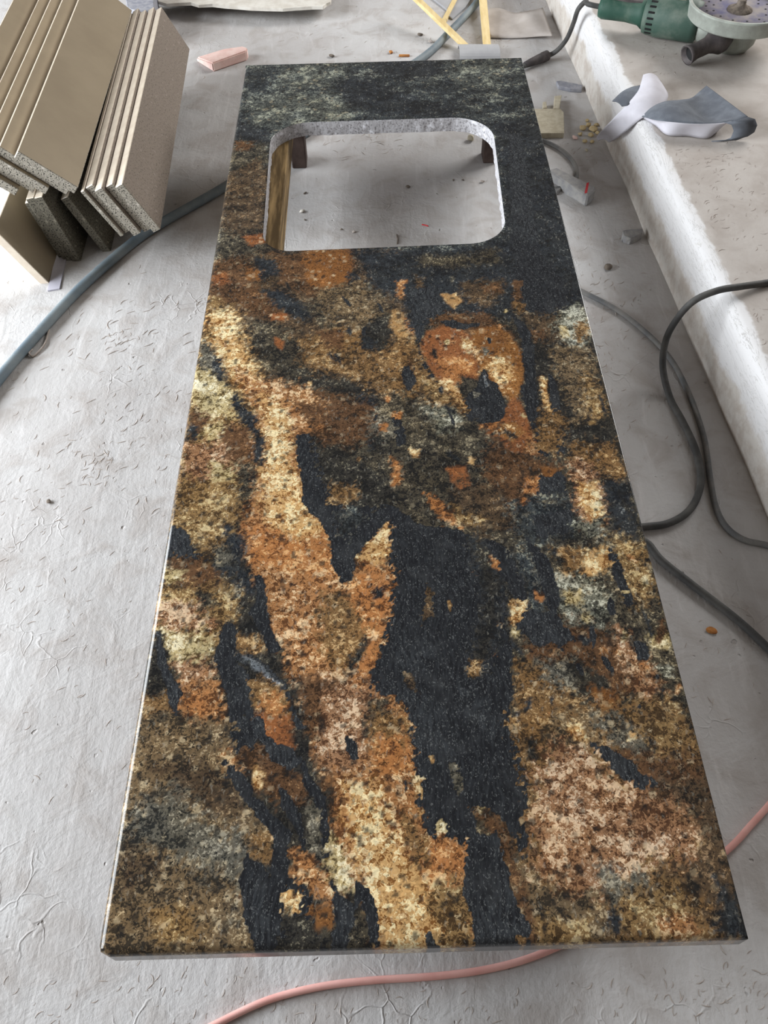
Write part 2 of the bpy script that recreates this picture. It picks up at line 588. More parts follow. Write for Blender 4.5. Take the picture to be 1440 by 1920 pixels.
# minerals: dark, mid, light grain colours, share of dark, share of light, grain size, streakiness
PAL = {
    'K': ((22, 24, 27), (37, 40, 44), (92, 96, 100), .42, .08, .1, .85),
    'K2': ((28, 30, 34), (50, 53, 58), (124, 128, 132), .38, .16, .1, .7),
    'KS': ((60, 64, 68), (110, 116, 122), (178, 182, 186), .3, .3, .1, .9),
    'D': ((34, 38, 41), (66, 71, 73), (150, 153, 140), .40, .26, .35, .25),
    'D2': ((44, 48, 50), (90, 94, 90), (164, 166, 150), .36, .32, .5, .25),
    'DB': ((31, 34, 38), (53, 57, 61), (128, 131, 130), .43, .16, .2, .4),
    'O': ((98, 64, 40), (176, 126, 82), (232, 198, 154), .36, .32, .8, 0),
    'OR': ((104, 66, 40), (180, 122, 74), (226, 178, 124), .32, .26, .75, 0),
    'C': ((134, 90, 48), (214, 172, 116), (246, 226, 178), .30, .36, .95, 0),
    'P': ((88, 60, 42), (166, 124, 90), (228, 198, 164), .38, .34, .65, 0),
    'R': ((58, 43, 32), (104, 76, 54), (160, 122, 86), .38, .20, .4, .1),
    'RB': ((98, 63, 36), (134, 90, 52), (166, 116, 70), .3, .2, .15, .1),
    'RR': ((104, 66, 44), (148, 94, 58), (190, 132, 86), .3, .2, .2, 0),
    'EY': ((114, 74, 40), (156, 108, 62), (234, 200, 150), .34, .26, .7, .2),
    'G': ((58, 51, 42), (124, 104, 78), (190, 170, 136), .38, .24, .4, 0),
    'GO': ((70, 54, 37), (136, 104, 68), (200, 168, 122), .38, .26, .6, 0),
    'GY': ((78, 60, 40), (150, 120, 80), (214, 190, 142), .38, .28, .65, 0),
    'GG': ((46, 47, 45), (104, 100, 89), (172, 166, 148), .38, .26, .35, .1),
    'S': ((52, 53, 48), (126, 125, 110), (208, 207, 188), .38, .34, .55, .1),
    'SC': ((106, 88, 54), (202, 182, 134), (242, 230, 194), .32, .36, .75, 0),
    'E': ((34, 34, 34), (78, 72, 61), (158, 146, 120), .42, .24, .45, .3),
    'ED': ((30, 31, 32), (58, 56, 52), (136, 130, 112), .44, .20, .4, .4),
    'M': ((42, 37, 33), (88, 72, 56), (152, 126, 96), .40, .22, .4, .2),
    'T': ((146, 106, 64), (180, 140, 92), (206, 174, 124), .25, .25, .3, 0),
}
# veins and patches of the stone, traced on its face (class, feather mm, edge roughness mm, outline)
REG = [
    ('D', 20, 10, [(440, 90), (1000, 90), (1110, 560), (760, 560), (640, 480), (400, 480)]),
    ('D2', 14, 12, [(470, 180), (640, 170), (660, 225), (560, 235), (520, 250), (470, 235)]),
    ('D2', 12, 12, [(520, 125), (640, 125), (650, 150), (560, 165), (520, 155)]),
    ('D2', 12, 12, [(840, 115), (950, 115), (940, 150), (870, 165), (840, 140)]),
    ('DB', 12, 12, [(640, 150), (700, 150), (790, 190), (860, 200), (850, 225), (720, 215), (650, 190)]),
    ('DB', 12, 10, [(700, 112), (820, 112), (830, 135), (760, 150), (700, 140)]),
    ('DB', 14, 10, [(445, 225), (505, 245), (505, 275), (470, 262), (440, 258)]),
    ('DB', 14, 10, [(930, 230), (1010, 230), (1040, 330), (1080, 480), (1100, 570), (1000, 600), (950, 560), (860, 520), (880, 470), (945, 440), (950, 330)]),
    ('K2', 8, 10, [(955, 250), (975, 250), (1000, 400), (1020, 540), (980, 560), (960, 400)]),
    ('K', 12, 10, [(960, 440), (1010, 470), (1060, 540), (1050, 590), (1010, 620), (975, 560)]),
    ('E', 14, 10, [(425, 290), (440, 262), (470, 272), (500, 275), (503, 330), (497, 440), (535, 475), (400, 520), (405, 440)]),
    ('M', 10, 10, [(420, 330), (490, 300), (500, 340), (495, 430), (440, 440), (412, 420)]),
    ('R', 5, 6, [(440, 264), (475, 268), (470, 280), (445, 282)]),
    ('M', 6, 8, [(455, 318), (500, 322), (498, 345), (460, 348)]),
    ('M', 8, 8, [(425, 380), (470, 372), (497, 395), (490, 420), (440, 420)]),
    ('RR', 5, 6, [(455, 445), (492, 440), (500, 455), (470, 462)]),
    # below the cut-out, left
    ('M', 16, 14, [(400, 490), (560, 470), (680, 468), (760, 480), (770, 560), (740, 700), (740, 830), (600, 850), (480, 760), (390, 620)]),
    ('R', 10, 10, [(405, 490), (450, 485), (480, 505), (475, 540), (440, 555), (400, 555)]),
    ('RR', 7, 8, [(404, 512), (425, 512), (430, 528), (405, 535)]),
    ('R', 10, 10, [(510, 478), (575, 478), (580, 530), (640, 545), (640, 560), (570, 550), (530, 535)]),
    ('RB', 5, 5, [(572, 470), (655, 468), (664, 492), (655, 520), (640, 537), (600, 538), (575, 526), (568, 495)]),
    ('RB', 5, 5, [(466, 505), (500, 502), (488, 525), (462, 522)]),
    ('R', 10, 8, [(400, 545), (470, 540), (530, 565), (535, 595), (470, 590), (440, 570), (395, 580)]),
    ('DB', 5, 6, [(478, 484), (516, 488), (522, 512), (490, 522), (498, 506), (482, 498)]),
    ('DB', 6, 7, [(500, 545), (530, 546), (560, 565), (590, 582), (575, 598), (545, 592), (515, 570)]),
    ('DB', 4, 5, [(652, 512), (674, 510), (670, 530), (655, 530)]),
    ('E', 14, 12, [(570, 570), (640, 545), (720, 540), (730, 600), (700, 640), (620, 620)]),
    ('G', 14, 12, [(600, 545), (670, 530), (720, 570), (680, 620), (620, 600)]),
    ('GO', 14, 12, [(560, 640), (640, 615), (720, 645), (800, 700), (790, 740), (700, 735), (650, 700), (580, 700)]),
    ('E', 10, 12, [(465, 600), (520, 600), (550, 640), (560, 690), (600, 730), (550, 720), (500, 690), (468, 650)]),
    ('ED', 8, 10, [(545, 690), (590, 700), (650, 710), (690, 740), (640, 735), (570, 722)]),
    ('ED', 6, 8, [(690, 600), (735, 590), (740, 640), (710, 660), (680, 640)]),
    ('DB', 4, 6, [(682, 632), (700, 634), (704, 655), (684, 652)]),
    ('T', 5, 5, [(738, 582), (758, 590), (776, 615), (775, 634), (745, 633), (732, 612)]),
    ('OR', 3, 3, [(762, 598), (776, 612), (776, 626), (764, 618)]),
    ('RR', 3, 4, [(515, 630), (532, 640), (528, 655), (516, 648)]),
    ('RR', 3, 4, [(505, 588), (538, 586), (534, 598), (508, 600)]),
    ('R', 5, 5, [(600, 620), (650, 622), (640, 650), (605, 645)]),
    # upper right, around the eye
    ('DB', 14, 10, [(665, 470), (940, 470), (960, 600), (900, 590), (800, 600), (775, 620), (755, 560), (700, 540)]),
    ('K2', 8, 8, [(765, 540), (820, 540), (830, 590), (800, 610), (785, 640), (775, 600)]),
    ('E', 10, 8, [(790, 480), (880, 478), (930, 465), (935, 490), (850, 500), (790, 498)]),
    ('M', 9, 8, [(866, 530), (940, 525), (942, 550), (910, 575), (870, 560)]),
    ('R', 6, 6, [(905, 535), (940, 532), (940, 548), (912, 548)]),
    ('R', 5, 5, [(965, 526), (978, 526), (980, 560), (968, 575)]),
    ('GO', 5, 5, [(965, 565), (985, 570), (992, 590), (970, 585)]),
    ('OR', 3, 4, [(745, 526), (759, 526), (756, 540), (752, 560), (744, 550)]),
    ('M', 4, 4, [(778, 516), (793, 520), (792, 540), (778, 538)]),
    ('T', 3, 3, [(828, 551), (850, 551), (868, 563), (852, 578), (840, 570)]),
    ('M', 16, 10, [(985, 590), (1050, 590), (1060, 680), (1010, 690), (1000, 640)]),
    ('R', 8, 8, [(995, 620), (1015, 620), (1025, 660), (1005, 670)]),
    ('ED', 14, 12, [(990, 640), (1110, 640), (1140, 760), (1160, 850), (1040, 860), (1015, 800), (985, 720)]),
    ('G', 10, 10, [(1035, 655), (1100, 650), (1120, 730), (1125, 780), (1080, 790), (1060, 730)]),
    ('S', 6, 8, [(1045, 582), (1085, 568), (1100, 600), (1106, 628), (1092, 648), (1060, 640), (1043, 612)]),
    ('GO', 5, 6, [(1080, 610), (1103, 605), (1106, 630), (1085, 645)]),
    ('SC', 3, 4, [(1048, 612), (1062, 612), (1068, 632), (1056, 632)]),
    ('GY', 6, 7, [(1098, 705), (1118, 710), (1130, 770), (1112, 790), (1095, 760)]),
    ('R', 6, 6, [(808, 602), (840, 588), (880, 592), (905, 585), (930, 603), (962, 628), (975, 655), (900, 640), (820, 622)]),
    ('RR', 3, 3, [(800, 622), (830, 613), (860, 618), (884, 632), (890, 645), (882, 658), (896, 680), (895, 708), (880, 706), (862, 702), (852, 728), (870, 757), (852, 750), (830, 725), (808, 690), (790, 662), (786, 642)]),
    ('OR', 5, 5, [(818, 672), (845, 668), (885, 672), (893, 702), (864, 700), (856, 720), (834, 716)]),
    ('EY', 3, 3, [(886, 622), (925, 610), (958, 632), (978, 665), (982, 700), (972, 745), (960, 752), (945, 742), (925, 716), (905, 700), (896, 676), (884, 652)]),
    ('C', 5, 6, [(908, 690), (940, 672), (960, 690), (955, 715), (935, 715)]),
    ('C', 3, 4, [(868, 632), (882, 640), (884, 660), (868, 650)]),
    ('RB', 5, 4, [(888, 625), (925, 612), (950, 640), (930, 660), (905, 645)]),
    ('K', 3, 3, [(822, 606), (850, 604), (872, 611), (900, 606), (900, 611), (870, 618), (840, 614)]),
    ('K', 3, 3, [(907, 694), (917, 711), (932, 721), (945, 748), (952, 777), (938, 788), (905, 791), (879, 779), (870, 752), (879, 738), (893, 722), (900, 707)]),
    ('K', 3, 2, [(782, 640), (788, 660), (806, 692), (828, 728), (849, 752), (845, 758), (823, 733), (801, 697), (784, 665)]),
    ('K', 3, 2, [(872, 757), (882, 780), (897, 796), (893, 800), (876, 785), (868, 765)]),
    ('KS', 2, 2, [(905, 704), (910, 704), (915, 722), (910, 724)]),
    ('C', 3, 4, [(822, 714), (846, 714), (860, 735), (874, 758), (868, 776), (852, 755), (838, 738)]),
    ('RR', 4, 4, [(895, 795), (935, 788), (952, 762), (962, 746), (976, 756), (990, 790), (1000, 822), (1014, 850), (992, 856), (960, 846), (920, 822), (893, 806)]),
    ('EY', 4, 4, [(920, 795), (965, 790), (985, 812), (960, 828), (930, 812)]),
    ('OR', 3, 3, [(893, 796), (930, 790), (935, 802), (905, 806)]),
    ('O', 3, 3, [(990, 822), (1004, 826), (1014, 850), (986, 852)]),
    ('K', 6, 6, [(962, 590), (985, 610), (1000, 650), (1003, 720), (1010, 790), (1024, 855), (1010, 860), (998, 800), (980, 745), (986, 700), (980, 650)]),
    ('C', 3, 4, [(1014, 704), (1024, 710), (1027, 740), (1036, 778), (1030, 780), (1018, 745), (1012, 720)]),
    ('K', 6, 6, [(1030, 700), (1045, 720), (1050, 780), (1060, 850), (1045, 850), (1036, 780)]),
    # tan band left of the eye and grey-green field
    ('GO', 8, 8, [(735, 636), (776, 640), (800, 690), (832, 730), (872, 765), (850, 778), (800, 765), (770, 720), (745, 690)]),
    ('GY', 5, 6, [(785, 700), (815, 722), (840, 745), (820, 752), (792, 730)]),
    ('K', 4, 5, [(757, 687), (778, 690), (781, 716), (766, 732), (757, 716)]),
    ('E', 14, 12, [(740, 760), (800, 755), (870, 780), (930, 830), (930, 880), (850, 900), (760, 880), (720, 820)]),
    ('S', 8, 8, [(800, 765), (850, 765), (860, 800), (825, 810)]),
    ('E', 14, 12, [(590, 760), (740, 745), (760, 800), (780, 900), (900, 960), (880, 990), (760, 970), (640, 960), (590, 880)]),
    ('K', 5, 6, [(736, 782), (752, 790), (762, 830), (748, 832), (738, 808)]),
    ('DB', 5, 6, [(672, 740), (700, 745), (700, 775), (710, 830), (695, 840), (680, 790)]),
    ('GG', 8, 8, [(650, 770), (700, 770), (740, 800), (720, 830), (660, 815)]),
    ('OR', 3, 3, [(740, 775), (756, 776), (754, 790), (742, 788)]),
    ('OR', 3, 3, [(712, 795), (727, 795), (726, 808), (714, 808)]),
    ('C', 3, 3, [(770, 838), (788, 840), (784, 856), (772, 850)]),
    ('OR', 4, 4, [(733, 858), (750, 868), (748, 905), (735, 908), (736, 885)]),
    ('C', 2, 2, [(882, 856), (890, 860), (886, 868), (880, 864)]),
    ('RR', 4, 5, [(838, 876), (872, 872), (880, 905), (860, 918), (848, 900)]),
    ('R', 10, 10, [(920, 830), (990, 858), (1050, 875), (1045, 895), (1000, 915), (960, 960), (930, 930), (915, 880)]),
    ('OR', 4, 4, [(988, 900), (1010, 898), (1008, 920), (986, 920)]),
    ('RB', 5, 5, [(1012, 880), (1048, 878), (1046, 892), (1015, 895)]),
    ('M', 10, 10, [(860, 900), (940, 920), (960, 990), (900, 1000), (850, 960)]),
    ('OR', 3, 4, [(795, 925), (816, 932), (846, 958), (862, 985), (838, 975), (814, 950)]),
    ('GY', 5, 6, [(850, 945), (880, 960), (910, 975), (890, 985), (860, 975)]),
    ('K2', 6, 7, [(1012, 897), (1054, 888), (1062, 930), (1040, 945), (1010, 922)]),
    ('D', 14, 12, [(960, 945), (1080, 930), (1100, 1000), (1060, 1040), (980, 1020)]),
    ('K2', 6, 7, [(1000, 965), (1065, 960), (1070, 1000), (1010, 1005)]),
    ('GO', 8, 8, [(1020, 760), (1060, 790), (1050, 850), (1000, 840)]),
    ('GO', 8, 8, [(1075, 830), (1150, 830), (1175, 900), (1150, 905), (1110, 870), (1070, 860)]),
    ('P', 5, 6, [(1068, 872), (1088, 858), (1112, 880), (1132, 920), (1137, 960), (1128, 985), (1098, 985), (1080, 955), (1074, 915)]),
    ('C', 4, 5, [(1085, 905), (1118, 905), (1132, 960), (1120, 985), (1095, 970)]),
    ('S', 6, 7, [(1080, 975), (1130, 975), (1130, 1015), (1095, 1015)]),
    ('DB', 7, 7, [(1140, 905), (1170, 905), (1196, 985), (1200, 1020), (1150, 995), (1136, 950)]),
    # right middle
    ('E', 14, 12, [(1040, 1010), (1210, 1010), (1300, 1350), (1180, 1440), (960, 1400), (955, 1180), (1000, 1090)]),
    ('GY', 10, 10, [(1150, 1010), (1205, 1030), (1230, 1120), (1200, 1140), (1160, 1080)]),
    ('K', 5, 5, [(1140, 1030), (1158, 1040), (1190, 1130), (1178, 1135), (1150, 1080)]),
    ('S', 8, 9, [(1050, 1082), (1100, 1086), (1142, 1120), (1132, 1172), (1100, 1192), (1070, 1165), (1048, 1130)]),
    ('SC', 4, 5, [(1060, 1110), (1085, 1112), (1090, 1140), (1066, 1136)]),
    ('GO', 7, 7, [(1040, 1030), (1090, 1030), (1095, 1070), (1060, 1075)]),
    ('C', 4, 5, [(1098, 1034), (1142, 1028), (1145, 1060), (1120, 1085), (1094, 1076)]),
    ('R', 10, 10, [(1060, 1170), (1140, 1180), (1180, 1210), (1180, 1300), (1120, 1320), (1080, 1260), (1000, 1240), (980, 1210)]),
    ('P', 7, 8, [(1160, 1180), (1195, 1210), (1225, 1260), (1240, 1320), (1200, 1310), (1170, 1250)]),
    ('GO', 9, 9, [(970, 1250), (1060, 1240), (1080, 1320), (1050, 1400), (990, 1420), (965, 1340)]),
    ('GG', 8, 9, [(1010, 1240), (1080, 1230), (1100, 1280), (1040, 1290)]),
    ('ED', 7, 8, [(1080, 1250), (1130, 1270), (1170, 1330), (1150, 1400), (1110, 1360), (1090, 1310)]),
    ('RB', 7, 8, [(1110, 1290), (1150, 1300), (1160, 1340), (1120, 1345)]),
    ('GY', 8, 9, [(1180, 1320), (1260, 1320), (1300, 1400), (1250, 1420), (1200, 1390)]),
    ('K2', 5, 6, [(1188, 1200), (1216, 1208), (1216, 1236), (1195, 1236)]),
    ('SC', 4, 5, [(1222, 1190), (1252, 1190), (1256, 1212), (1230, 1214)]),
    ('S', 5, 6, [(1230, 1250), (1262, 1250), (1262, 1268), (1236, 1266)]),
    ('O', 4, 4, [(1122, 1212), (1142, 1212), (1140, 1222), (1124, 1222)]),
    # big black body
    ('K', 4, 5, [(727, 985), (742, 958), (790, 985), (858, 990), (905, 1020), (935, 1060), (948, 1120), (950, 1190), (958, 1260), (960, 1345), (975, 1420), (990, 1500), (997, 1560), (985, 1612), (968, 1600), (945, 1552), (925, 1528), (905, 1510), (890, 1520), (885, 1568), (868, 1582), (800, 1570), (796, 1540), (758, 1500), (765, 1440), (755, 1400), (765, 1370), (752, 1340), (722, 1312), (690, 1302), (686, 1280), (700, 1240), (712, 1190), (728, 1140), (733, 1080)]),
    ('DB', 8, 8, [(880, 1005), (915, 1030), (942, 1080), (946, 1130), (940, 1185), (912, 1240), (897, 1265), (880, 1256), (890, 1200), (905, 1140), (898, 1080)]),
    ('ED', 7, 8, [(896, 1020), (920, 1050), (935, 1100), (928, 1160), (905, 1230), (890, 1250), (900, 1190), (915, 1120)]),
    ('K', 5, 6, [(905, 1012), (955, 1035), (985, 1088), (992, 1135), (970, 1125), (948, 1085)]),
    ('K', 6, 7, [(985, 1005), (1025, 1050), (1050, 1105), (1048, 1160), (1080, 1200), (1050, 1190), (1020, 1120), (1000, 1060)]),
    ('D', 6, 7, [(955, 1040), (990, 1040), (1010, 1100), (1020, 1150), (998, 1140), (985, 1090)]),
    ('K2', 8, 8, [(975, 1140), (1040, 1150), (1060, 1200), (1010, 1205), (975, 1180)]),
    ('OR', 3, 4, [(922, 1046), (936, 1050), (936, 1064), (924, 1060)]),
    ('C', 3, 4, [(955, 1132), (986, 1131), (980, 1155), (966, 1166)]),
    ('OR', 3, 4, [(1004, 1110), (1022, 1114), (1018, 1126), (1006, 1122)]),
    ('GO', 3, 3, [(880, 1236), (902, 1240), (898, 1264), (882, 1264)]),
    ('KS', 6, 6, [(780, 1196), (798, 1200), (793, 1240), (776, 1248), (772, 1225)]),
    ('K2', 8, 8, [(745, 1200), (800, 1190), (820, 1220), (780, 1260), (745, 1240)]),
    ('M', 4, 4, [(757, 1258), (768, 1265), (785, 1300), (775, 1304), (760, 1285)]),
    ('M', 6, 4, [(798, 1095), (812, 1105), (805, 1150), (785, 1175), (795, 1140)]),
    ('GO', 2, 3, [(836, 1125), (844, 1128), (842, 1146), (836, 1144)]),
    ('K2', 10, 10, [(700, 1290), (760, 1300), (830, 1330), (850, 1420), (800, 1440), (770, 1360)]),
    ('K2', 8, 6, [(775, 1340), (800, 1345), (825, 1390), (820, 1420), (798, 1400)]),
    ('K2', 10, 10, [(860, 1290), (900, 1310), (940, 1360), (930, 1380), (880, 1340)]),
    ('C', 3, 3, [(775, 1452), (794, 1456), (794, 1488), (780, 1486)]),
    ('OR', 3, 4, [(758, 1476), (774, 1480), (782, 1515), (762, 1525), (754, 1500)]),
    ('C', 3, 3, [(765, 1505), (792, 1515), (790, 1528), (765, 1524)]),
    ('SC', 2, 3, [(814, 1540), (826, 1534), (838, 1545), (832, 1560), (818, 1558)]),
    ('T', 2, 3, [(804, 1420), (816, 1422), (814, 1432), (806, 1430)]),
    ('GG', 3, 4, [(846, 1430), (856, 1432), (870, 1480), (862, 1488), (850, 1460)]),
    # left flank: cream band and its dark companions
    ('GY', 12, 10, [(385, 590), (400, 560), (440, 580), (460, 640), (480, 700), (500, 760), (490, 860), (480, 940), (430, 1000), (320, 1010), (350, 800)]),
    ('GG', 6, 7, [(378, 640), (400, 640), (420, 690), (430, 740), (400, 735), (370, 700)]),
    ('SC', 7, 8, [(365, 690), (410, 705), (440, 745), (440, 780), (385, 780), (360, 740)]),
    ('DB', 4, 5, [(402, 665), (420, 672), (424, 710), (412, 715), (404, 690)]),
    ('R', 8, 8, [(360, 775), (390, 780), (380, 815), (355, 815)]),
    ('DB', 4, 5, [(356, 795), (370, 800), (365, 826), (352, 826)]),
    ('SC', 5, 6, [(385, 800), (425, 795), (440, 825), (410, 835), (388, 822)]),
    ('P', 9, 9, [(352, 832), (410, 835), (440, 800), (475, 815), (475, 880), (430, 885), (380, 900), (345, 895)]),
    ('R', 9, 9, [(420, 800), (470, 805), (475, 870), (440, 870), (420, 840)]),
    ('SC', 6, 7, [(400, 870), (440, 880), (440, 905), (400, 905)]),
    ('GY', 9, 9, [(340, 905), (440, 905), (450, 960), (420, 985), (330, 980)]),
    ('E', 7, 8, [(450, 880), (490, 870), (485, 930), (465, 960), (450, 940)]),
    ('C', 9, 9, [(386, 590), (440, 585), (452, 640), (470, 680), (486, 720), (470, 745), (430, 690), (400, 640)]),
    ('R', 12, 11, [(520, 735), (600, 740), (690, 760), (690, 820), (640, 835), (560, 820), (540, 770)]),
    ('O', 9, 9, [(440, 690), (480, 715), (560, 722), (600, 760), (580, 800), (552, 820), (552, 850), (566, 885), (566, 940), (592, 955), (616, 992), (614, 1030), (640, 1075), (650, 1110), (664, 1070), (690, 1020), (728, 978), (726, 1000), (732, 1080), (727, 1140), (712, 1190), (700, 1225), (686, 1265), (692, 1300), (720, 1312), (755, 1345), (766, 1410), (770, 1500), (800, 1565), (872, 1582), (878, 1640), (890, 1700), (902, 1792), (720, 1795), (706, 1690), (660, 1640), (620, 1560), (612, 1480), (590, 1430), (560, 1345), (548, 1300), (530, 1230), (505, 1180), (498, 1120), (470, 1060), (455, 1000), (470, 950), (488, 900), (492, 820), (480, 760)]),
    ('C', 8, 8, [(488, 735), (530, 760), (545, 800), (540, 850), (560, 890), (562, 940), (590, 960), (605, 990), (560, 1010), (500, 990), (490, 930), (497, 850), (500, 790)]),
    ('OR', 8, 8, [(460, 985), (490, 985), (560, 1015), (612, 1000), (615, 1035), (640, 1075), (560, 1070), (480, 1060), (458, 1020)]),
    ('GO', 10, 10, [(600, 1120), (660, 1110), (692, 1160), (690, 1210), (660, 1260), (620, 1250), (600, 1190)]),
    ('OR', 8, 8, [(655, 1100), (690, 1060), (730, 1080), (727, 1140), (710, 1190), (690, 1170), (670, 1130)]),
    ('C', 5, 6, [(690, 1010), (728, 985), (726, 1050), (690, 1055), (672, 1040)]),
    ('DB', 3, 4, [(700, 1100), (722, 1102), (720, 1120), (704, 1118)]),
    ('ED', 6, 6, [(655, 1240), (672, 1215), (690, 1195), (694, 1205), (680, 1235), (662, 1265)]),
    ('OR', 3, 4, [(695, 1205), (706, 1206), (700, 1235), (684, 1262), (685, 1290), (658, 1285), (668, 1255), (684, 1232)]),
    ('P', 9, 9, [(545, 1290), (620, 1270), (690, 1290), (710, 1320), (690, 1400), (640, 1460), (600, 1430), (570, 1360)]),
    ('R', 9, 9, [(560, 1270), (640, 1275), (600, 1300), (590, 1400), (625, 1470), (620, 1520), (596, 1430), (565, 1350)]),
    ('E', 7, 8, [(688, 1312), (722, 1315), (730, 1360), (700, 1400), (690, 1360)]),
    ('K', 4, 5, [(650, 1378), (668, 1388), (672, 1420), (656, 1418), (650, 1400)]),
    ('GO', 7, 8, [(700, 1330), (740, 1335), (760, 1380), (762, 1420), (720, 1420), (700, 1380)]),
    ('OR', 7, 8, [(710, 1370), (755, 1380), (765, 1440), (730, 1450), (705, 1410)]),
    ('C', 9, 9, [(650, 1470), (700, 1460), (720, 1520), (760, 1590), (790, 1640), (830, 1700), (850, 1780), (720, 1788), (706, 1690), (670, 1610)]),
    ('C', 7, 8, [(700, 1640), (750, 1640), (775, 1680), (800, 1740), (780, 1780), (725, 1780), (708, 1700)]),
    ('OR', 8, 8, [(790, 1575), (872, 1585), (880, 1650), (840, 1660), (800, 1640)]),
    ('GO', 8, 8, [(750, 1520), (800, 1570), (800, 1620), (770, 1600)]),
    ('GY', 8, 8, [(800, 1660), (880, 1660), (895, 1780), (830, 1780)]),
    ('K2', 3, 4, [(798, 1742), (806, 1742), (815, 1765), (840, 1780), (860, 1788), (820, 1788), (804, 1768)]),
    ('R', 6, 6, [(555, 755), (640, 760), (690, 790), (640, 800), (580, 790)]),
    # dark cleft between cream band and the black body
    ('K', 5, 6, [(556, 818), (592, 816), (610, 890), (640, 930), (700, 945), (745, 955), (728, 980), (690, 1010), (666, 1040), (660, 1085), (640, 1095), (626, 1070), (620, 1010), (600, 970), (570, 945), (563, 880)]),
    ('ED', 6, 7, [(585, 820), (640, 850), (700, 880), (740, 930), (700, 960), (640, 935), (608, 890)]),
    ('GO', 5, 6, [(620, 905), (666, 905), (670, 930), (650, 950), (622, 940)]),
    ('O', 3, 4, [(596, 798), (604, 800), (602, 810), (594, 808)]),
    ('R', 6, 6, [(590, 815), (640, 800), (640, 830), (605, 836)]),
    ('D', 6, 7, [(630, 960), (660, 950), (680, 970), (655, 1010), (640, 1000)]),
    ('DB', 4, 5, [(438, 740), (456, 758), (482, 784), (478, 800), (494, 820), (493, 872), (475, 866), (478, 822), (455, 788), (438, 764)]),
    # lower left
    ('K2', 5, 5, [(323, 985), (356, 1000), (372, 1035), (402, 1055), (372, 1052), (312, 1045)]),
    ('GY', 8, 8, [(360, 985), (430, 985), (430, 1030), (400, 1045), (370, 1030)]),
    ('R', 9, 8, [(318, 1048), (370, 1052), (410, 1070), (410, 1110), (350, 1105), (308, 1100)]),
    ('DB', 7, 7, [(425, 985), (456, 1005), (456, 1060), (482, 1108), (462, 1110), (435, 1082), (402, 1056), (398, 1044), (425, 1035)]),
    ('GG', 6, 7, [(400, 1020), (430, 1025), (440, 1060), (410, 1060)]),
    ('GY', 10, 10, [(300, 1100), (420, 1100), (455, 1130), (450, 1165), (415, 1180), (405, 1240), (330, 1250), (295, 1190)]),
    ('E', 6, 7, [(370, 1110), (400, 1115), (405, 1140), (378, 1145)]),
    ('SC', 6, 7, [(314, 1070), (342, 1070), (340, 1090), (316, 1090)]),
    ('P', 7, 8, [(300, 1125), (370, 1135), (390, 1170), (320, 1185), (295, 1170)]),
    ('SC', 7, 8, [(305, 1190), (380, 1190), (400, 1225), (350, 1245), (310, 1235)]),
    ('P', 7, 8, [(330, 1240), (400, 1240), (405, 1280), (350, 1290), (335, 1270)]),
    ('O', 7, 8, [(340, 1280), (410, 1270), (430, 1350), (390, 1362), (345, 1345), (335, 1310)]),
    ('OR', 5, 6, [(340, 1300), (385, 1310), (390, 1355), (350, 1350)]),
    ('GO', 6, 7, [(270, 1300), (318, 1300), (315, 1330), (270, 1345)]),
    ('ED', 6, 7, [(292, 1182), (310, 1210), (318, 1265), (285, 1300), (276, 1280)]),
    ('K2', 4, 5, [(295, 1180), (305, 1195), (312, 1240), (326, 1270), (338, 1300), (330, 1345), (318, 1320), (310, 1275), (298, 1240)]),
    ('ED', 7, 7, [(450, 1120), (480, 1120), (500, 1190), (520, 1225), (530, 1260), (560, 1300), (570, 1370), (590, 1440), (610, 1490), (615, 1600), (640, 1660), (570, 1650), (540, 1570), (500, 1540), (440, 1470), (425, 1420), (430, 1340), (420, 1250), (440, 1180)]),
    ('GO', 6, 7, [(440, 1190), (480, 1195), (500, 1220), (470, 1226), (445, 1215)]),
    ('K', 4, 5, [(480, 1078), (496, 1085), (500, 1122), (497, 1150), (506, 1180), (521, 1216), (505, 1222), (494, 1190), (478, 1168), (468, 1150), (484, 1130)]),
    ('K', 5, 5, [(404, 1232), (416, 1178), (430, 1166), (438, 1190), (442, 1240), (452, 1290), (456, 1340), (482, 1360), (476, 1410), (450, 1420), (432, 1390), (430, 1320), (418, 1280)]),
    ('K2', 3, 4, [(440, 1226), (475, 1230), (508, 1250), (532, 1278), (546, 1312), (556, 1342), (570, 1365), (558, 1366), (545, 1345), (534, 1315), (516, 1285), (488, 1252), (448, 1238)]),
    ('KS', 3, 3, [(455, 1232), (480, 1238), (512, 1264), (532, 1290), (526, 1294), (500, 1266), (470, 1244)]),
    ('K2', 4, 4, [(448, 1250), (462, 1255), (470, 1290), (462, 1310), (476, 1345), (462, 1345), (450, 1300)]),
    ('GO', 5, 6, [(465, 1286), (490, 1275), (522, 1290), (536, 1318), (541, 1345), (505, 1348), (482, 1325)]),
    ('OR', 5, 5, [(485, 1310), (520, 1305), (534, 1330), (520, 1342), (495, 1335)]),
    ('RR', 6, 7, [(475, 1345), (540, 1345), (548, 1400), (520, 1410), (495, 1380)]),
    ('R', 6, 7, [(455, 1405), (500, 1405), (560, 1450), (570, 1500), (530, 1500), (480, 1470), (450, 1435)]),
    ('K2', 3, 4, [(468, 1342), (485, 1345), (500, 1375), (520, 1400), (552, 1408), (562, 1428), (545, 1442), (510, 1420), (486, 1390)]),
    ('C', 3, 4, [(472, 1440), (488, 1440), (490, 1468), (476, 1470)]),
    ('O', 5, 6, [(405, 1400), (428, 1395), (445, 1440), (430, 1470), (405, 1470)]),
    # speckled near-left field
    ('G', 10, 10, [(250, 1350), (430, 1355), (420, 1400), (430, 1460), (470, 1510), (505, 1550), (500, 1590), (462, 1600), (452, 1640), (460, 1720), (482, 1800), (160, 1820), (200, 1640)]),
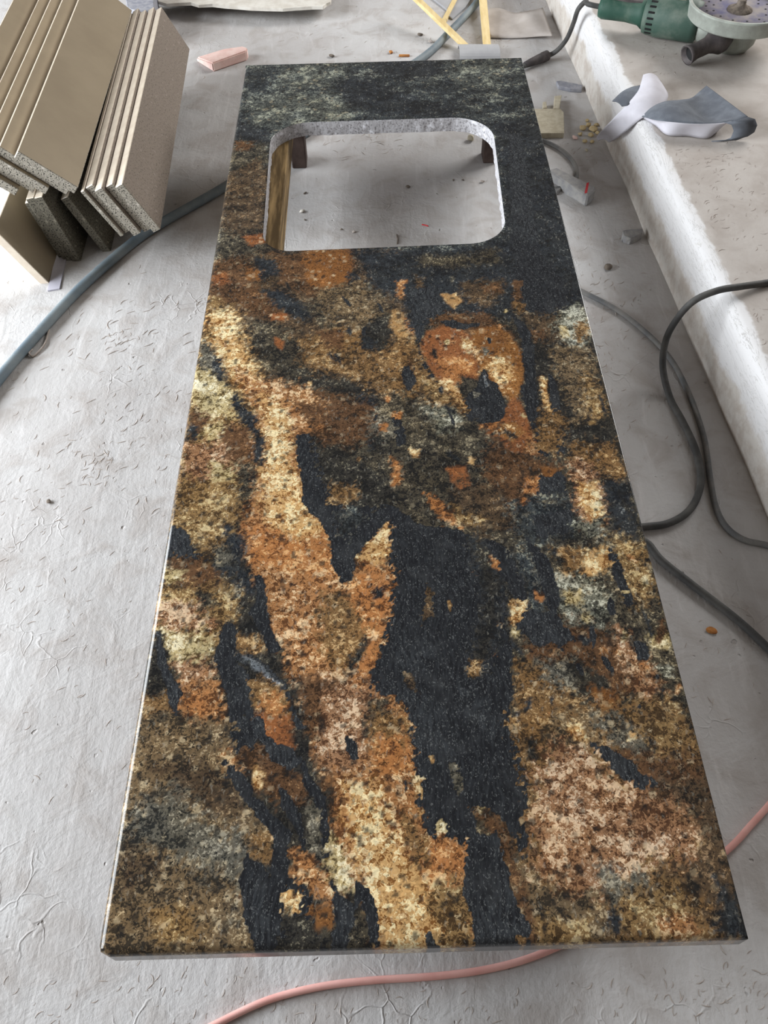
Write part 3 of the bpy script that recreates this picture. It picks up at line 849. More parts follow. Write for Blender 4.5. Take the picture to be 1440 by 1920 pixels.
    ('G', 16, 14, [(260, 1370), (330, 1350), (360, 1420), (300, 1450), (255, 1430)]),
    ('M', 14, 12, [(290, 1440), (390, 1440), (430, 1480), (460, 1540), (400, 1530), (330, 1480)]),
    ('GG', 16, 14, [(260, 1500), (320, 1490), (400, 1550), (460, 1590), (455, 1650), (400, 1640), (320, 1600), (240, 1590)]),
    ('M', 16, 14, [(220, 1600), (270, 1610), (330, 1650), (300, 1690), (220, 1670)]),
    ('G', 14, 12, [(270, 1650), (400, 1660), (460, 1720), (480, 1790), (200, 1800), (200, 1720)]),
    ('GY', 14, 12, [(280, 1720), (350, 1710), (380, 1760), (300, 1775)]),
    ('GO', 6, 7, [(470, 1560), (505, 1560), (508, 1610), (490, 1610), (468, 1590)]),
    ('K', 4, 5, [(420, 1428), (440, 1440), (470, 1484), (515, 1528), (542, 1560), (536, 1600), (542, 1640), (570, 1662), (582, 1712), (600, 1760), (625, 1795), (480, 1796), (462, 1730), (452, 1645), (466, 1602), (490, 1622), (506, 1650), (514, 1590), (500, 1548), (465, 1508), (445, 1480), (424, 1458)]),
    ('K2', 6, 6, [(470, 1640), (490, 1640), (500, 1720), (500, 1780), (478, 1760), (466, 1690)]),
    ('ED', 8, 8, [(540, 1720), (585, 1730), (610, 1795), (520, 1795)]),
    ('K', 3, 4, [(563, 1418), (586, 1460), (607, 1500), (612, 1560), (617, 1612), (602, 1616), (600, 1560), (590, 1512), (570, 1470)]),
    ('K', 3, 4, [(520, 1470), (545, 1495), (565, 1545), (574, 1600), (564, 1590), (548, 1540), (528, 1505)]),
    ('GG', 5, 6, [(575, 1500), (592, 1520), (598, 1580), (598, 1620), (580, 1600), (572, 1550)]),
    ('C', 3, 4, [(519, 1692), (530, 1668), (545, 1662), (562, 1680), (560, 1704), (548, 1714), (532, 1706)]),
    ('O', 5, 5, [(540, 1590), (566, 1605), (610, 1650), (622, 1690), (600, 1694), (576, 1672), (552, 1640)]),
    ('RB', 4, 5, [(583, 1700), (627, 1700), (624, 1736), (600, 1744)]),
    ('SC', 5, 6, [(612, 1570), (636, 1575), (652, 1655), (634, 1670), (616, 1640)]),
    ('K2', 4, 5, [(617, 1654), (632, 1678), (662, 1700), (658, 1760), (645, 1792), (622, 1790), (630, 1730)]),
    ('K', 3, 4, [(668, 1652), (690, 1660), (706, 1700), (708, 1775), (692, 1775), (690, 1720), (676, 1685), (664, 1700), (660, 1680)]),
    # near right
    ('GO', 12, 11, [(960, 1340), (1010, 1340), (1100, 1330), (1290, 1340), (1400, 1780), (990, 1790), (970, 1640), (1000, 1500)]),
    ('G', 10, 10, [(1040, 1345), (1110, 1340), (1120, 1400), (1060, 1410), (1020, 1400)]),
    ('GG', 7, 8, [(1110, 1345), (1180, 1350), (1240, 1420), (1200, 1430), (1140, 1390)]),
    ('GY', 7, 8, [(1180, 1345), (1270, 1345), (1290, 1400), (1230, 1395)]),
    ('C', 4, 5, [(1064, 1362), (1082, 1368), (1105, 1390), (1098, 1398), (1072, 1392)]),
    ('C', 3, 4, [(1178, 1370), (1192, 1374), (1190, 1388), (1178, 1384)]),
    ('ED', 6, 7, [(985, 1380), (1002, 1385), (1003, 1430), (990, 1430)]),
    ('R', 10, 9, [(1150, 1410), (1270, 1420), (1320, 1440), (1330, 1520), (1270, 1500), (1180, 1480)]),
    ('K2', 6, 7, [(1108, 1396), (1142, 1410), (1190, 1438), (1232, 1470), (1200, 1485), (1150, 1455)]),
    ('M', 14, 12, [(1240, 1470), (1330, 1450), (1370, 1600), (1395, 1700), (1330, 1700), (1250, 1640), (1300, 1580)]),
    ('P', 10, 10, [(1010, 1440), (1040, 1400), (1100, 1410), (1150, 1480), (1230, 1492), (1280, 1515), (1306, 1570), (1290, 1612), (1215, 1605), (1190, 1650), (1130, 1640), (1120, 1690), (1060, 1680), (1005, 1625), (995, 1560), (1012, 1500)]),
    ('P', 8, 8, [(1060, 1430), (1130, 1450), (1180, 1520), (1160, 1580), (1080, 1560), (1040, 1500)]),
    ('G', 10, 10, [(980, 1640), (1060, 1680), (1130, 1690), (1140, 1760), (1000, 1780)]),
    ('GY', 8, 8, [(1000, 1720), (1090, 1730), (1110, 1775), (1005, 1780)]),
    ('DB', 6, 7, [(1140, 1620), (1166, 1640), (1172, 1690), (1162, 1745), (1140, 1740), (1148, 1680)]),
    ('GG', 9, 9, [(1120, 1630), (1210, 1640), (1220, 1680), (1150, 1690)]),
    ('GY', 9, 9, [(1170, 1680), (1260, 1660), (1290, 1720), (1220, 1750), (1170, 1745)]),
    ('O', 5, 6, [(1240, 1722), (1290, 1716), (1312, 1750), (1245, 1756)]),
    ('DB', 7, 8, [(1345, 1645), (1392, 1700), (1406, 1758), (1345, 1756), (1352, 1700)]),
    ('R', 7, 7, [(890, 1514), (920, 1520), (950, 1556), (962, 1610), (985, 1660), (1000, 1740), (1010, 1792), (990, 1792), (975, 1700), (950, 1630), (936, 1580), (910, 1540)]),
    ('K2', 5, 6, [(880, 1560), (928, 1560), (945, 1620), (960, 1680), (984, 1725), (998, 1792), (888, 1792), (882, 1700), (868, 1620)]),
    ('K', 5, 6, [(880, 1570), (920, 1580), (935, 1640), (930, 1690), (890, 1690), (876, 1630)]),
    ('GO', 3, 4, [(968, 1752), (984, 1756), (982, 1770), (970, 1766)]),
]


_rb = random.Random(5)
_k = next(i for i, r_ in enumerate(REG) if r_[0] == 'K' and r_[3][0] == (727, 985))
_blobs = []
for _ in range(230):
    v_ = _rb.random() ** 0.8
    py_ = 490 + v_ * 1260
    xl, xr = 460 - 0.168 * (py_ - 122), 978 + 0.258 * (py_ - 108)
    px_ = xl + (xr - xl) * _rb.random()
    sc_ = 0.55 + 0.9 * (py_ - 490) / 1260
    c_ = _rb.choice(['DB', 'DB', 'K', 'ED', 'O', 'OR', 'SC', 'C', 'R', 'GG'])
    lg, wd = sc_ * _rb.uniform(8, 26), sc_ * _rb.uniform(3, 7)
    if c_ in ('O', 'OR', 'SC', 'C'):
        lg, wd = sc_ * _rb.uniform(5, 11), sc_ * _rb.uniform(4, 7)
    an_ = 1.15 + _rb.gauss(0, 0.35)
    ring_ = []
    for q_ in range(8):
        th_ = 2 * math.pi * q_ / 8
        rr_ = _rb.uniform(0.7, 1.2)
        u_, w_ = math.cos(th_) * lg * rr_, math.sin(th_) * wd * rr_
        ring_.append((px_ + u_ * math.cos(an_) - w_ * math.sin(an_), py_ + u_ * math.sin(an_) + w_ * math.cos(an_)))
    _blobs.append((c_, 5, 6, ring_))
REG[_k:_k] = _blobs


def sdist(px, py, poly):
    """signed distance (positive inside)"""
    n = len(poly)
    d2 = np.full(px.shape, 1e9)
    ins = np.zeros(px.shape, bool)
    for i in range(n):
        ax, ay = poly[i]
        bx, by = poly[(i + 1) % n]
        ex, ey = bx - ax, by - ay
        wx, wy = px - ax, py - ay
        t = np.clip((wx * ex + wy * ey) / (ex * ex + ey * ey + 1e-12), 0, 1)
        d2 = np.minimum(d2, (wx - ex * t) ** 2 + (wy - ey * t) ** 2)
        c = (ay > py) != (by > py)
        with np.errstate(divide='ignore', invalid='ignore'):
            xi = ex * (py - ay) / (by - ay + (1e-12 if by == ay else 0)) + ax
        ins ^= c & (px < xi)
    d = np.sqrt(d2)
    return np.where(ins, d, -d)


def paint(x, y):
    n = len(x)
    pal = {k: (np.array(lin(v[0])[:3]), np.array(lin(v[1])[:3]), np.array(lin(v[2])[:3]), np.array(v[3:7])) for k, v in PAL.items()}
    A = np.tile(pal['E'][0], (n, 1))
    B = np.tile(pal['E'][1], (n, 1))
    Cc = np.tile(pal['E'][2], (n, 1))
    Pm = np.tile(pal['E'][3], (n, 1))
    wx = x + 0.0035 * fbm(x, y, 22, 4, 1) + 0.0022 * fbm(x, y, 90, 3, 2)
    wy = y + 0.0055 * fbm(x, y, 18, 4, 3) + 0.0030 * fbm(x, y, 80, 3, 4)
    rough = [fbm(x, y, 60, 5, 20 + k, 0.7) for k in range(5)]
    # grain cells: each mineral grain decides on its own which side of a vein it belongs to
    jx = x + 0.0016 * fbm(x, y, 260, 2, 5)
    jy = y + 0.0016 * fbm(x, y, 260, 2, 6)

    def cell(size, k):
        ix = np.floor(jx / size).astype(np.int64)
        iy = np.floor((jy + 0.5 * size * (ix % 2)) / size).astype(np.int64)
        h = (ix * 73856093) ^ (iy * 19349663) ^ (k * 83492791)
        h = (h ^ (h >> 13)) * 1274126177
        h = h ^ (h >> 16)
        return (h & 0xffff) / 32767.5 - 1.0
    jit = [0.6 * cell(0.0048, k) + 0.4 * cell(0.0030, k + 50) for k in range(6)]
    kM = np.zeros(n)
    kL = np.zeros(n)
    for idx, (cls, fea, amp, poly) in enumerate(REG):
        pts = [(at(a, b, H).x, at(a, b, H).y) for a, b in poly]
        pa = np.array(pts)
        mrg = 0.03
        sel = np.where((wx > pa[:, 0].min() - mrg) & (wx < pa[:, 0].max() + mrg) & (wy > pa[:, 1].min() - mrg) & (wy < pa[:, 1].max() + mrg))[0]
        if len(sel) == 0:
            continue
        size = min(np.ptp(pa[:, 0]), np.ptp(pa[:, 1]))
        sd = sdist(wx[sel], wy[sel], pts)
        crisp = cls in ('K', 'EY', 'RR', 'T', 'KS', 'K2')
        area = 0.5 * abs(np.sum(pa[:, 0] * np.roll(pa[:, 1], -1) - pa[:, 1] * np.roll(pa[:, 0], -1)))
        per = np.sum(np.hypot(*(np.roll(pa, -1, 0) - pa).T))
        size = min(size, 2.2 * area / per)          # true width of thin veins
        fe = min(fea * 0.0012, size * 0.5) * 0.75
        am = min(amp * 0.0010, size * 0.40)
        a = np.clip((sd + am * rough[idx % 5][sel] * (0.8 if crisp else 1.25) + min(am, fe * 1.6) * jit[idx % 6][sel] * (0.5 if crisp else 1.5) + fe * 0.3) / (2 * fe) + 0.5, 0, 1)
        a = (a * a * (3 - 2 * a))[:, None]
        if cls in ('K', 'K2'):
            kM[sel] = np.maximum(kM[sel], a[:, 0])
            kL[sel] = kL[sel] * (1 - a[:, 0]) + (0.0 if cls == 'K' else 0.6) * a[:, 0]
            continue
        else:
            kM[sel] = kM[sel] * (1 - a[:, 0])
        pa_, pb_, pc_, pp_ = pal[cls]
        A[sel] = A[sel] * (1 - a) + pa_ * a
        B[sel] = B[sel] * (1 - a) + pb_ * a
        Cc[sel] = Cc[sel] * (1 - a) + pc_ * a
        Pm[sel] = Pm[sel] * (1 - a) + pp_ * a
    # gentle cloudiness of the stone
    m = (1 + 0.16 * fbm(x, y, 14, 4, 50))[:, None]
    w = fbm(x, y, 30, 4, 51)[:, None]
    tint = np.concatenate([1 + 0.06 * w, 1 + 0 * w, 1 - 0.10 * w], 1)
    lum = B.mean(1, keepdims=True)
    j0 = cell(0.0062, 91)[:, None]
    dark = np.clip((j0 - 0.80) * 8, 0, 1) * 0.75
    light = np.clip((-j0 - 0.86) * 10, 0, 1) * 0.5 * np.clip((lum - 0.04) * 12, 0, 1)
    kd = np.array(lin((36, 36, 36))[:3])
    kl = np.array(lin((226, 208, 172))[:3])
    A = A * (1 - dark) + kd * dark
    B = B * (1 - dark) + kd * dark
    B = B * (1 - light) + kl * light
    Cc = Cc * (1 - dark) + kd * dark
    A, B, Cc = A * 0.86, B * 0.84, Cc * 0.88
    cl = 0.75 * fbm(x * 0.62, y, 46, 3, 70) + 0.45 * fbm(x * 0.8, y, 120, 2, 71)
    Pm[:, 1] = np.clip(Pm[:, 1] * (1.0 + 1.7 * cl), 0.02, 0.6)
    Pm[:, 0] = np.clip(Pm[:, 0] * (1.0 - 0.9 * cl), 0.1, 0.7)
    return A * m * tint, B * m * tint, Cc * m * tint, Pm, np.stack([kM, kL, 0 * kM, 1 + 0 * kM], 1)


def hole_outline(n=14):
    c = [(0.088, 1.146), (0.538, 1.156), (0.553, 1.606), (0.078, 1.602)]
    rad = [0.055, 0.075, 0.085, 0.085]
    out = []
    for i in range(4):
        p = np.array(c[i])
        a = np.array(c[i - 1]) - p
        b = np.array(c[(i + 1) % 4]) - p
        a = a / np.linalg.norm(a)
        b = b / np.linalg.norm(b)
        r = rad[i]
        p0, p1 = p + a * r, p + b * r
        cen = p0 + b * r
        a0 = math.atan2(*(p0 - cen)[::-1])
        a1 = math.atan2(*(p1 - cen)[::-1])
        while a1 < a0:
            a1 += 2 * math.pi
        if a1 - a0 > math.pi:
            a1 -= 2 * math.pi
        for k in range(n + 1):
            an = a0 + (a1 - a0) * k / n
            out.append(cen + r * np.array([math.cos(an), math.sin(an)]))
    return np.array(out)


def build_slab():
    bl, br, bn, bf = 0.009, 0.0018, 0.008, 0.0015
    y_lo, y_hi = 0.002, SL
    xs = np.arange(0, 256) / 255.0 * (SW - bl - br) + bl
    ysl = np.arange(0, 741) / 740.0 * (y_hi - y_lo - bn - bf) + y_lo + bn
    nx, ny = len(xs), len(ysl)
    X, Y = np.meshgrid(xs, ysl)
    X, Y = X.ravel().copy(), Y.ravel().copy()
    ho = hole_outline()
    cx = (xs[:-1] + xs[1:]) / 2
    cy = (ysl[:-1] + ysl[1:]) / 2
    CX, CY = np.meshgrid(cx, cy)
    inside = sdist(CX.ravel(), CY.ravel(), [tuple(p) for p in ho]).reshape(ny - 1, nx - 1) > 0
    cells = [(j, i) for j in range(ny - 1) for i in range(nx - 1) if not inside[j, i]]
    faces = [[j * nx + i, j * nx + i + 1, (j + 1) * nx + i + 1, (j + 1) * nx + i] for j, i in cells]
    # boundary of the cut-out: directed edges of removed cells without a partner
    edges = {}
    for j, i in zip(*np.where(inside)):
        q = [j * nx + i, j * nx + i + 1, (j + 1) * nx + i + 1, (j + 1) * nx + i]
        for k in range(4):
            e = (q[k], q[(k + 1) % 4])
            if (e[1], e[0]) in edges:
                del edges[(e[1], e[0])]
            else:
                edges[e] = 1
    nxt = {a: b for a, b in edges}
    start = next(iter(nxt))
    loop = [start]
    while True:
        b = nxt[loop[-1]]
        if b == start:
            break
        loop.append(b)
    # snap the loop on to the outline
    m = len(ho)
    for v in loop:
        p = np.array([X[v], Y[v]])
        best, bp = 1e9, None
        for k in range(m):
            a, b = ho[k], ho[(k + 1) % m]
            e = b - a
            t = np.clip(np.dot(p - a, e) / (np.dot(e, e) + 1e-12), 0, 1)
            q = a + e * t
            d = np.sum((p - q) ** 2)
            if d < best:
                best, bp = d, q
        X[v], Y[v] = bp
    V = [np.stack([X, Y, np.zeros_like(X)], 1)]
    cnt = len(X)
    # outer rim
    rim = [(i, 0) for i in range(nx)] + [(nx - 1, j) for j in range(1, ny)] + [(i, ny - 1) for i in range(nx - 2, -1, -1)] + [(0, j) for j in range(ny - 2, 0, -1)]
    idx = [j * nx + i for i, j in rim]
    off = np.zeros((len(rim), 2))
    bz = np.zeros(len(rim))
    for k, (i, j) in enumerate(rim):
        vals = []
        if i == 0:
            off[k, 0] = -bl
            vals.append(bl)
        if i == nx - 1:
            off[k, 0] = br
            vals.append(br)
        if j == 0:
            off[k, 1] = -bn
            vals.append(bn)
        if j == ny - 1:
            off[k, 1] = bf
            vals.append(bf)
        bz[k] = min(vals)
    bx_, by_ = X[idx], Y[idx]
    smooth_rows, mats = [], [0] * len(faces)
    smooth = [True] * len(faces)
    prev = np.array(idx)
    L = len(rim)
    for s in (0.25, 0.5, 0.75, 1.0, 'mid', 'bot'):
        if s == 'mid':
            o, z = 1.0, np.full(L, -ST * 0.6)
        elif s == 'bot':
            o, z = 1.0, np.full(L, -ST)
        else:
            o, z = math.sin(s * math.pi / 2), -bz * (1 - math.cos(s * math.pi / 2))
        V.append(np.stack([bx_ + off[:, 0] * o, by_ + off[:, 1] * o, z], 1))
        cur = np.arange(cnt, cnt + L)
        cnt += L
        for k in range(L):
            q = (k + 1) % L
            faces.append([prev[q], prev[k], cur[k], cur[q]])
            mats.append(0)
            smooth.append(not isinstance(s, str))
        prev = cur
    bottom_outer = prev
    # cut wall with saw waviness
    lp = np.array(loop)
    n = len(lp)
    px, py = X[lp], Y[lp]
    prev = lp
    for z, a in ((-0.0012, .0006), (-ST * 0.35, .0014), (-ST * 0.7, .0016), (-ST, .0022)):
        jx = fbm(px, py + z * 5, 70, 3, 61) * a
        jy = fbm(px, py + z * 5, 70, 3, 62) * a
        V.append(np.stack([px + jx, py + jy, np.full(n, z)], 1))
        cur = np.arange(cnt, cnt + n)
        cnt += n
        for k in range(n):
            q = (k + 1) % n
            faces.append([prev[k], prev[q], cur[q], cur[k]])
            mats.append(1)
            smooth.append(False)
        prev = cur
    bottom_inner = prev
    # small radius on the near left corner
    rr = 0.013
    for arr in V[1:7]:
        q = (arr[:, 0] < rr) & (arr[:, 1] < y_lo + rr)
        dv = arr[q, :2] - np.array([rr, y_lo + rr])
        ln = np.linalg.norm(dv, axis=1, keepdims=True)
        arr[q, :2] = np.array([rr, y_lo + rr]) + dv * np.minimum(1.0, rr / np.maximum(ln, 1e-9))
    V = np.concatenate(V)
    # underside: quads between the two bottom loops, matched by angle from the hole centre
    c0 = np.array([0.32, 1.376])
    ang_o = np.arctan2(V[bottom_outer, 1] - c0[1], V[bottom_outer, 0] - c0[0])
    me = bpy.data.meshes.new('granite_worktop')
    me.from_pydata(V.tolist(), [], [list(map(int, f)) for f in faces])
    me.polygons.foreach_set('material_index', mats)
    me.polygons.foreach_set('use_smooth', smooth)
    A, B, Cc, Pm, Km = paint(V[:, 0], V[:, 1])
    for nm, arr in (('cA', A), ('cB', B), ('cC', Cc)):
        ca = me.color_attributes.new(nm, 'FLOAT_COLOR', 'POINT')
        ca.data.foreach_set('color', np.concatenate([np.clip(arr, 0, 1), np.ones((len(V), 1))], 1).astype(np.float32).ravel())
    ca = me.color_attributes.new('vein', 'FLOAT_COLOR', 'POINT')
    ca.data.foreach_set('color', Km.astype(np.float32).ravel())
    ca = me.color_attributes.new('prm', 'FLOAT_COLOR', 'POINT')
    ca.data.foreach_set('color', Pm.astype(np.float32).ravel())
    # underside
    bm = bmesh.new()
    bm.from_mesh(me)
    bm.verts.ensure_lookup_table()
    es = set()
    for lp_ in (bottom_outer, bottom_inner):
        for k in range(len(lp_)):
            e = bm.edges.get((bm.verts[int(lp_[k])], bm.verts[int(lp_[(k + 1) % len(lp_)])]))
            if e:
                es.add(e)
    res = bmesh.ops.triangle_fill(bm, edges=list(es), use_beauty=False, use_dissolve=False)
    for g in res['geom']:
        if isinstance(g, bmesh.types.BMFace):
            g.material_index = 1
    bm.to_mesh(me)
    bm.free()
    me.update()
    o = link('granite_worktop', me, [M_GRAN, M_RAW])
    o.location = (0, 0, H)
    tag(o, 'long polished granite worktop with orange and black veins and a sink cut-out', 'worktop')
    return o


build_slab()

# ------------------------------------------------------------------ bench that carries it
bench = bpy.data.objects.new('support_bench', None)
COL.objects.link(bench)
bench.location = (0.325, 0.95, 0)
tag(bench, 'low wooden bench under the granite worktop, seen through the sink cut-out', 'bench')


def part(name, bm, mats, parent, smooth=False):
    me = mesh_bm(name, bm, smooth)
    o = link(name, me, mats)
    o.parent = parent
    o.matrix_parent_inverse = Matrix.Translation(parent.location).inverted() if parent.type == 'EMPTY' else Matrix.Translation(parent.location).inverted()
    return o


for x0, x1 in ((0.066, 0.113), (0.565, 0.612)):
    b = bmesh.new()
    box(b, x0, x1, 0.12, 1.84, 0.105, H - ST)
    bevel(b, 0.002, 1)
    part('rail', b, M_OLDWOOD, bench)
for x0 in (0.097, 0.5625):
    for y0 in (0.16, 1.745):
        b = bmesh.new()
        box(b, x0, x0 + 0.035, y0, y0 + 0.05, 0, 0.106)
        bevel(b, 0.002, 1)
        part('leg', b, M_DARKWOOD, bench)
b = bmesh.new()
box(b, 0.113, 0.565, 0.17, 0.21, 0.115, 0.155)
part('cross_rail', b, M_OLDWOOD, bench)


# ------------------------------------------------------------------ stone strips on the left
def strip_mesh(w, length, t, kind):
    bm = bmesh.new()
    bmesh.ops.create_cube(bm, size=1)
    for v in bm.verts:
        v.co = Vector(((v.co.x + 0.5) * w, (v.co.y + 0.5) * length, (v.co.z - 0.5) * t))
    bevel(bm, 0.0012, 1)
    me = mesh_bm('stone_strip', bm)
    top, edge, sides = {'beige': (M_BEIGE, M_EDGE, M_SPECK), 'rough': (M_BACK, M_EDGE, M_SPECK), 'dark': (M_SPECKD, M_EDGE, M_SPECKD), 'pale': (M_BEIGE, M_EDGE, M_EDGE)}[kind]
    for m in (top, edge, sides):
        me.materials.append(m)
    for p in me.polygons:
        if p.normal.z > 0.9:
            p.material_index = 0
        elif p.normal.x < -0.6:
            p.material_index = 1
        else:
            p.material_index = 2
    return me


T_ = 0.0185


def strip(T, Bq, yaw, length, kind, label, group, t=T_, shift=0.0, slide=0.0, dy=0.0, extra_w=0.0):
    """T, Bq: upper and lower corner of the near end of the visible face"""
    T, Bq = Vector(T), Vector(Bq)
    sl = (Bq - T)
    w = sl.length + extra_w
    sl.normalize()
    yd = Vector((math.sin(yaw), math.cos(yaw), 0))
    sl = (sl - yd * sl.dot(yd)).normalized()
    nr_ = sl.cross(yd)
    org = T - nr_ * shift + sl * slide + yd * dy
    me = strip_mesh(w, length, t, kind)
    o = bpy.data.objects.new('stone_strip', me)
    COL.objects.link(o)
    Mx = Matrix.Identity(4)
    for i in range(3):
        Mx[i][0], Mx[i][1], Mx[i][2], Mx[i][3] = sl[i], yd[i], nr_[i], org[i]
    o.matrix_world = Mx
    tag(o, label, 'stone strip', group)
    return o


YP = 1.400
# right-hand pack, rough backs outward
Tr, Br_ = aty(229, 344, YP), aty(301, 431, YP)
words = ['outermost grey-backed stone strip, right end of the leaning pack', 'second stone strip from the right in the leaning pack',
         'third stone strip from the right in the leaning pack', 'fourth stone strip from the right in the leaning pack',
         'innermost stone strip of the right pack, beside the broad beige one']
dys = [0.0, 0.006, -0.004, 0.012, 0.004]
for k in range(5):
    strip(Tr, Br_, -0.045, 0.83, 'rough', words[k], 'stone strips leaning in the right pack', shift=k * (T_ + 0.0012), slide=[0, -0.0075, -0.015, -0.0225, -0.024][k], t=(T_ if k < 4 else 0.009), dy=dys[k])
# left-hand pack, polished faces up
Tl, Bl = aty(33, 283, YP), aty(146, 353, YP)
words = ['broad beige polished stone strip on top of the left pack', 'second beige stone strip, just under the top one of the left pack',
         'third beige stone strip down in the left pack', 'fourth beige stone strip down in the left pack',
         'lowest beige stone strip of the left pack, at the frame edge']
slides = [0.0, -0.030, -0.052, -0.074, -0.120]
for k in range(5):
    strip(Tl, Bl, -0.03, 0.83, 'beige', words[k], 'beige stone strips in the left pack', shift=k * (T_ + 0.0012), slide=slides[k],
          dy=[0, 0.01, 0.002, 0.012, 0.0][k], extra_w=[0, 0.02, 0.008, 0.01, 0.03][k])
# lower tier standing on the floor
pf = at(208, 472, 0)
Ta, Ba = aty(127, 368, pf.y), pf
strip(Ta, Ba, -0.03, 0.7, 'dark', 'dark speckled stone strip standing alone below the beige pack', 'stone strips standing under the packs')
pf2 = at(152, 490, 0)
Tb, Bb = aty(79, 368, pf2.y), pf2
strip(Tb, Bb, -0.03, 0.7, 'dark', 'dark speckled stone strip nearest the camera with pale top edge, under the beige pack', 'stone strips standing under the packs')
strip(Tb, Bb, -0.03, 0.7, 'dark', 'stone strip behind the dark speckled one nearest the camera', 'stone strips standing under the packs', shift=T_ + 0.001, dy=0.004)
strip(Tb, Bb, -0.03, 0.7, 'dark', 'third dark stone strip, beside the pale-edged beige one on the floor', 'stone strips standing under the packs', shift=2 * T_ + 0.002, dy=0.012, slide=0.012, extra_w=-0.012, t=0.010)
pf3 = at(92, 532, 0)
Tc, Bc = aty(-10, 430, pf3.y), pf3
strip(Tc, Bc, -0.02, 0.6, 'pale', 'beige stone strip with white sawn end, lowest at the left frame edge', 'stone strips standing under the packs')
# pale plastic strip by the foot of the stack
b = bmesh.new()
p0, p1 = at(118, 470, 0.0), at(101, 545, 0.0)
sd = Vector((0.012, 0.003, 0))
prism(b, [p0 - sd, p1 - sd, p1 + sd, p0 + sd], 0.0, 0.003)
o = link('plastic_strip', mesh_bm('plastic_strip', b), M_PLASTIC)
tag(recentre(o), 'narrow pale lilac plastic strip on the floor before the stone stack', 'plastic strip')
# batten that carries the right pack
b = bmesh.new()
bx0 = Br_.x
box(b, bx0 - 0.105, bx0 - 0.062, 1.75, 1.80, 0.0, 0.058)
o = link('timber_batten', mesh_bm('timber_batten', b), M_OLDWOOD)
tag(recentre(o), 'timber batten lying under the leaning stone pack', 'batten')


# ------------------------------------------------------------------ hoses, cables, cord
def cord(name, pts, r, mat, label, cat, n=12, seg=12):
    b = bmesh.new()
    tube(b, pts, r, seg, n)
    o = link(name, mesh_bm(name, b, True), mat)
    recentre(o)
    return tag(o, label, cat)


hr = 0.0105
cord('water_hose', [at(-60, 790, hr), at(0, 708, hr), at(60, 638, hr), at(150, 541, hr), at(240, 462, hr), at(300, 420, hr), at(425, 348, hr),
                    Vector((0.10, 1.86, hr)), Vector((0.24, 2.04, hr)), at(790, 110, hr), at(845, 58, hr), at(890, 10, hr), at(930, -40, hr)],
     hr, M_HOSE, 'blue-grey hose crossing the floor, passing behind the stone stack and the worktop', 'hose')
cr = 0.0062
c1 = [at(1480, 520, PZ + cr), at(1440, 530, PZ + cr), at(1392, 537, PZ + 0.014), at(1345, 545, 0.165), at(1300, 565, 0.15), at(1268, 600, 0.11), at(1248, 640, 0.07),
      at(1243, 690, 0.035), at(1256, 745, cr), at(1280, 790, cr), at(1303, 840, cr), at(1314, 890, cr), at(1308, 930, cr), at(1287, 962, cr), at(1250, 982, cr),
      at(1205, 988, cr), at(1175, 992, cr), at(1165, 1002, cr), at(1185, 1010, cr), at(1213, 1018, cr), at(1240, 1050, cr), at(1300, 1098, cr), at(1380, 1160, cr), at(1440, 1215, cr), at(1490, 1265, cr), Vector((0.90, 0.30, cr)), Vector((0.915, 0.05, cr)), Vector((0.88, -0.35, cr)), Vector((0.93, -0.9, cr))]
c1[0:1] = [Vector((1.9, 1.15, PZ + cr)), Vector((1.45, 1.02, PZ + cr)), Vector((1.15, 1.09, PZ + cr))]
cord('power_cable', c1, cr, M_CABLE, 'black cable curving down off the white step and looping beside the worktop', 'cable')
gr_ = 0.005
c2 = [at(1060, 532, gr_), at(1088, 545, gr_), at(1160, 583, gr_), at(1225, 636, gr_), at(1262, 680, gr_), at(1288, 730, gr_), at(1302, 780, gr_), at(1313, 830, gr_), at(1332, 900, gr_),
      at(1342, 950, gr_), at(1362, 988, gr_), at(1395, 1012, gr_), at(1440, 1023, gr_), at(1468, 1040, gr_), Vector((0.925, 0.48, gr_)), Vector((0.935, 0.2, gr_)), Vector((0.93, -0.2, gr_)), Vector((0.95, -0.8, gr_))]
c2[6] = at(1306, 775, gr_)
c2[7] = at(1322, 830, gr_)
cord('grey_cable', c2, gr_, M_CABLEG, 'thin dusty grey cable winding along the foot of the step to the right edge', 'cable')
pr_ = 0.0042
c3 = [at(380, 1935, pr_), at(405, 1920, pr_), at(500, 1876, pr_), at(600, 1850, pr_), at(700, 1838, pr_), at(820, 1830, pr_), at(920, 1816, pr_), at(1010, 1790, pr_),
      at(1120, 1740, pr_), at(1250, 1680, pr_), at(1360, 1597, pr_), at(1410, 1545, pr_), at(1450, 1500, pr_), at(1500, 1440, pr_)]
cord('pink_cord', c3, pr_, M_PINK, 'thin faded pink cord running under the near end of the worktop', 'cord')
c4 = [at(985, 255, gr_), at(1018, 264, gr_), at(1048, 278, gr_), at(1070, 297, gr_), at(1081, 318, gr_), at(1078, 338, gr_), at(1060, 350, gr_), at(1030, 356, gr_)]
cord('looped_cable', c4, 0.005, M_CABLEG, 'short grey cable loop beside the worktop, behind the grey stone bar', 'cable')


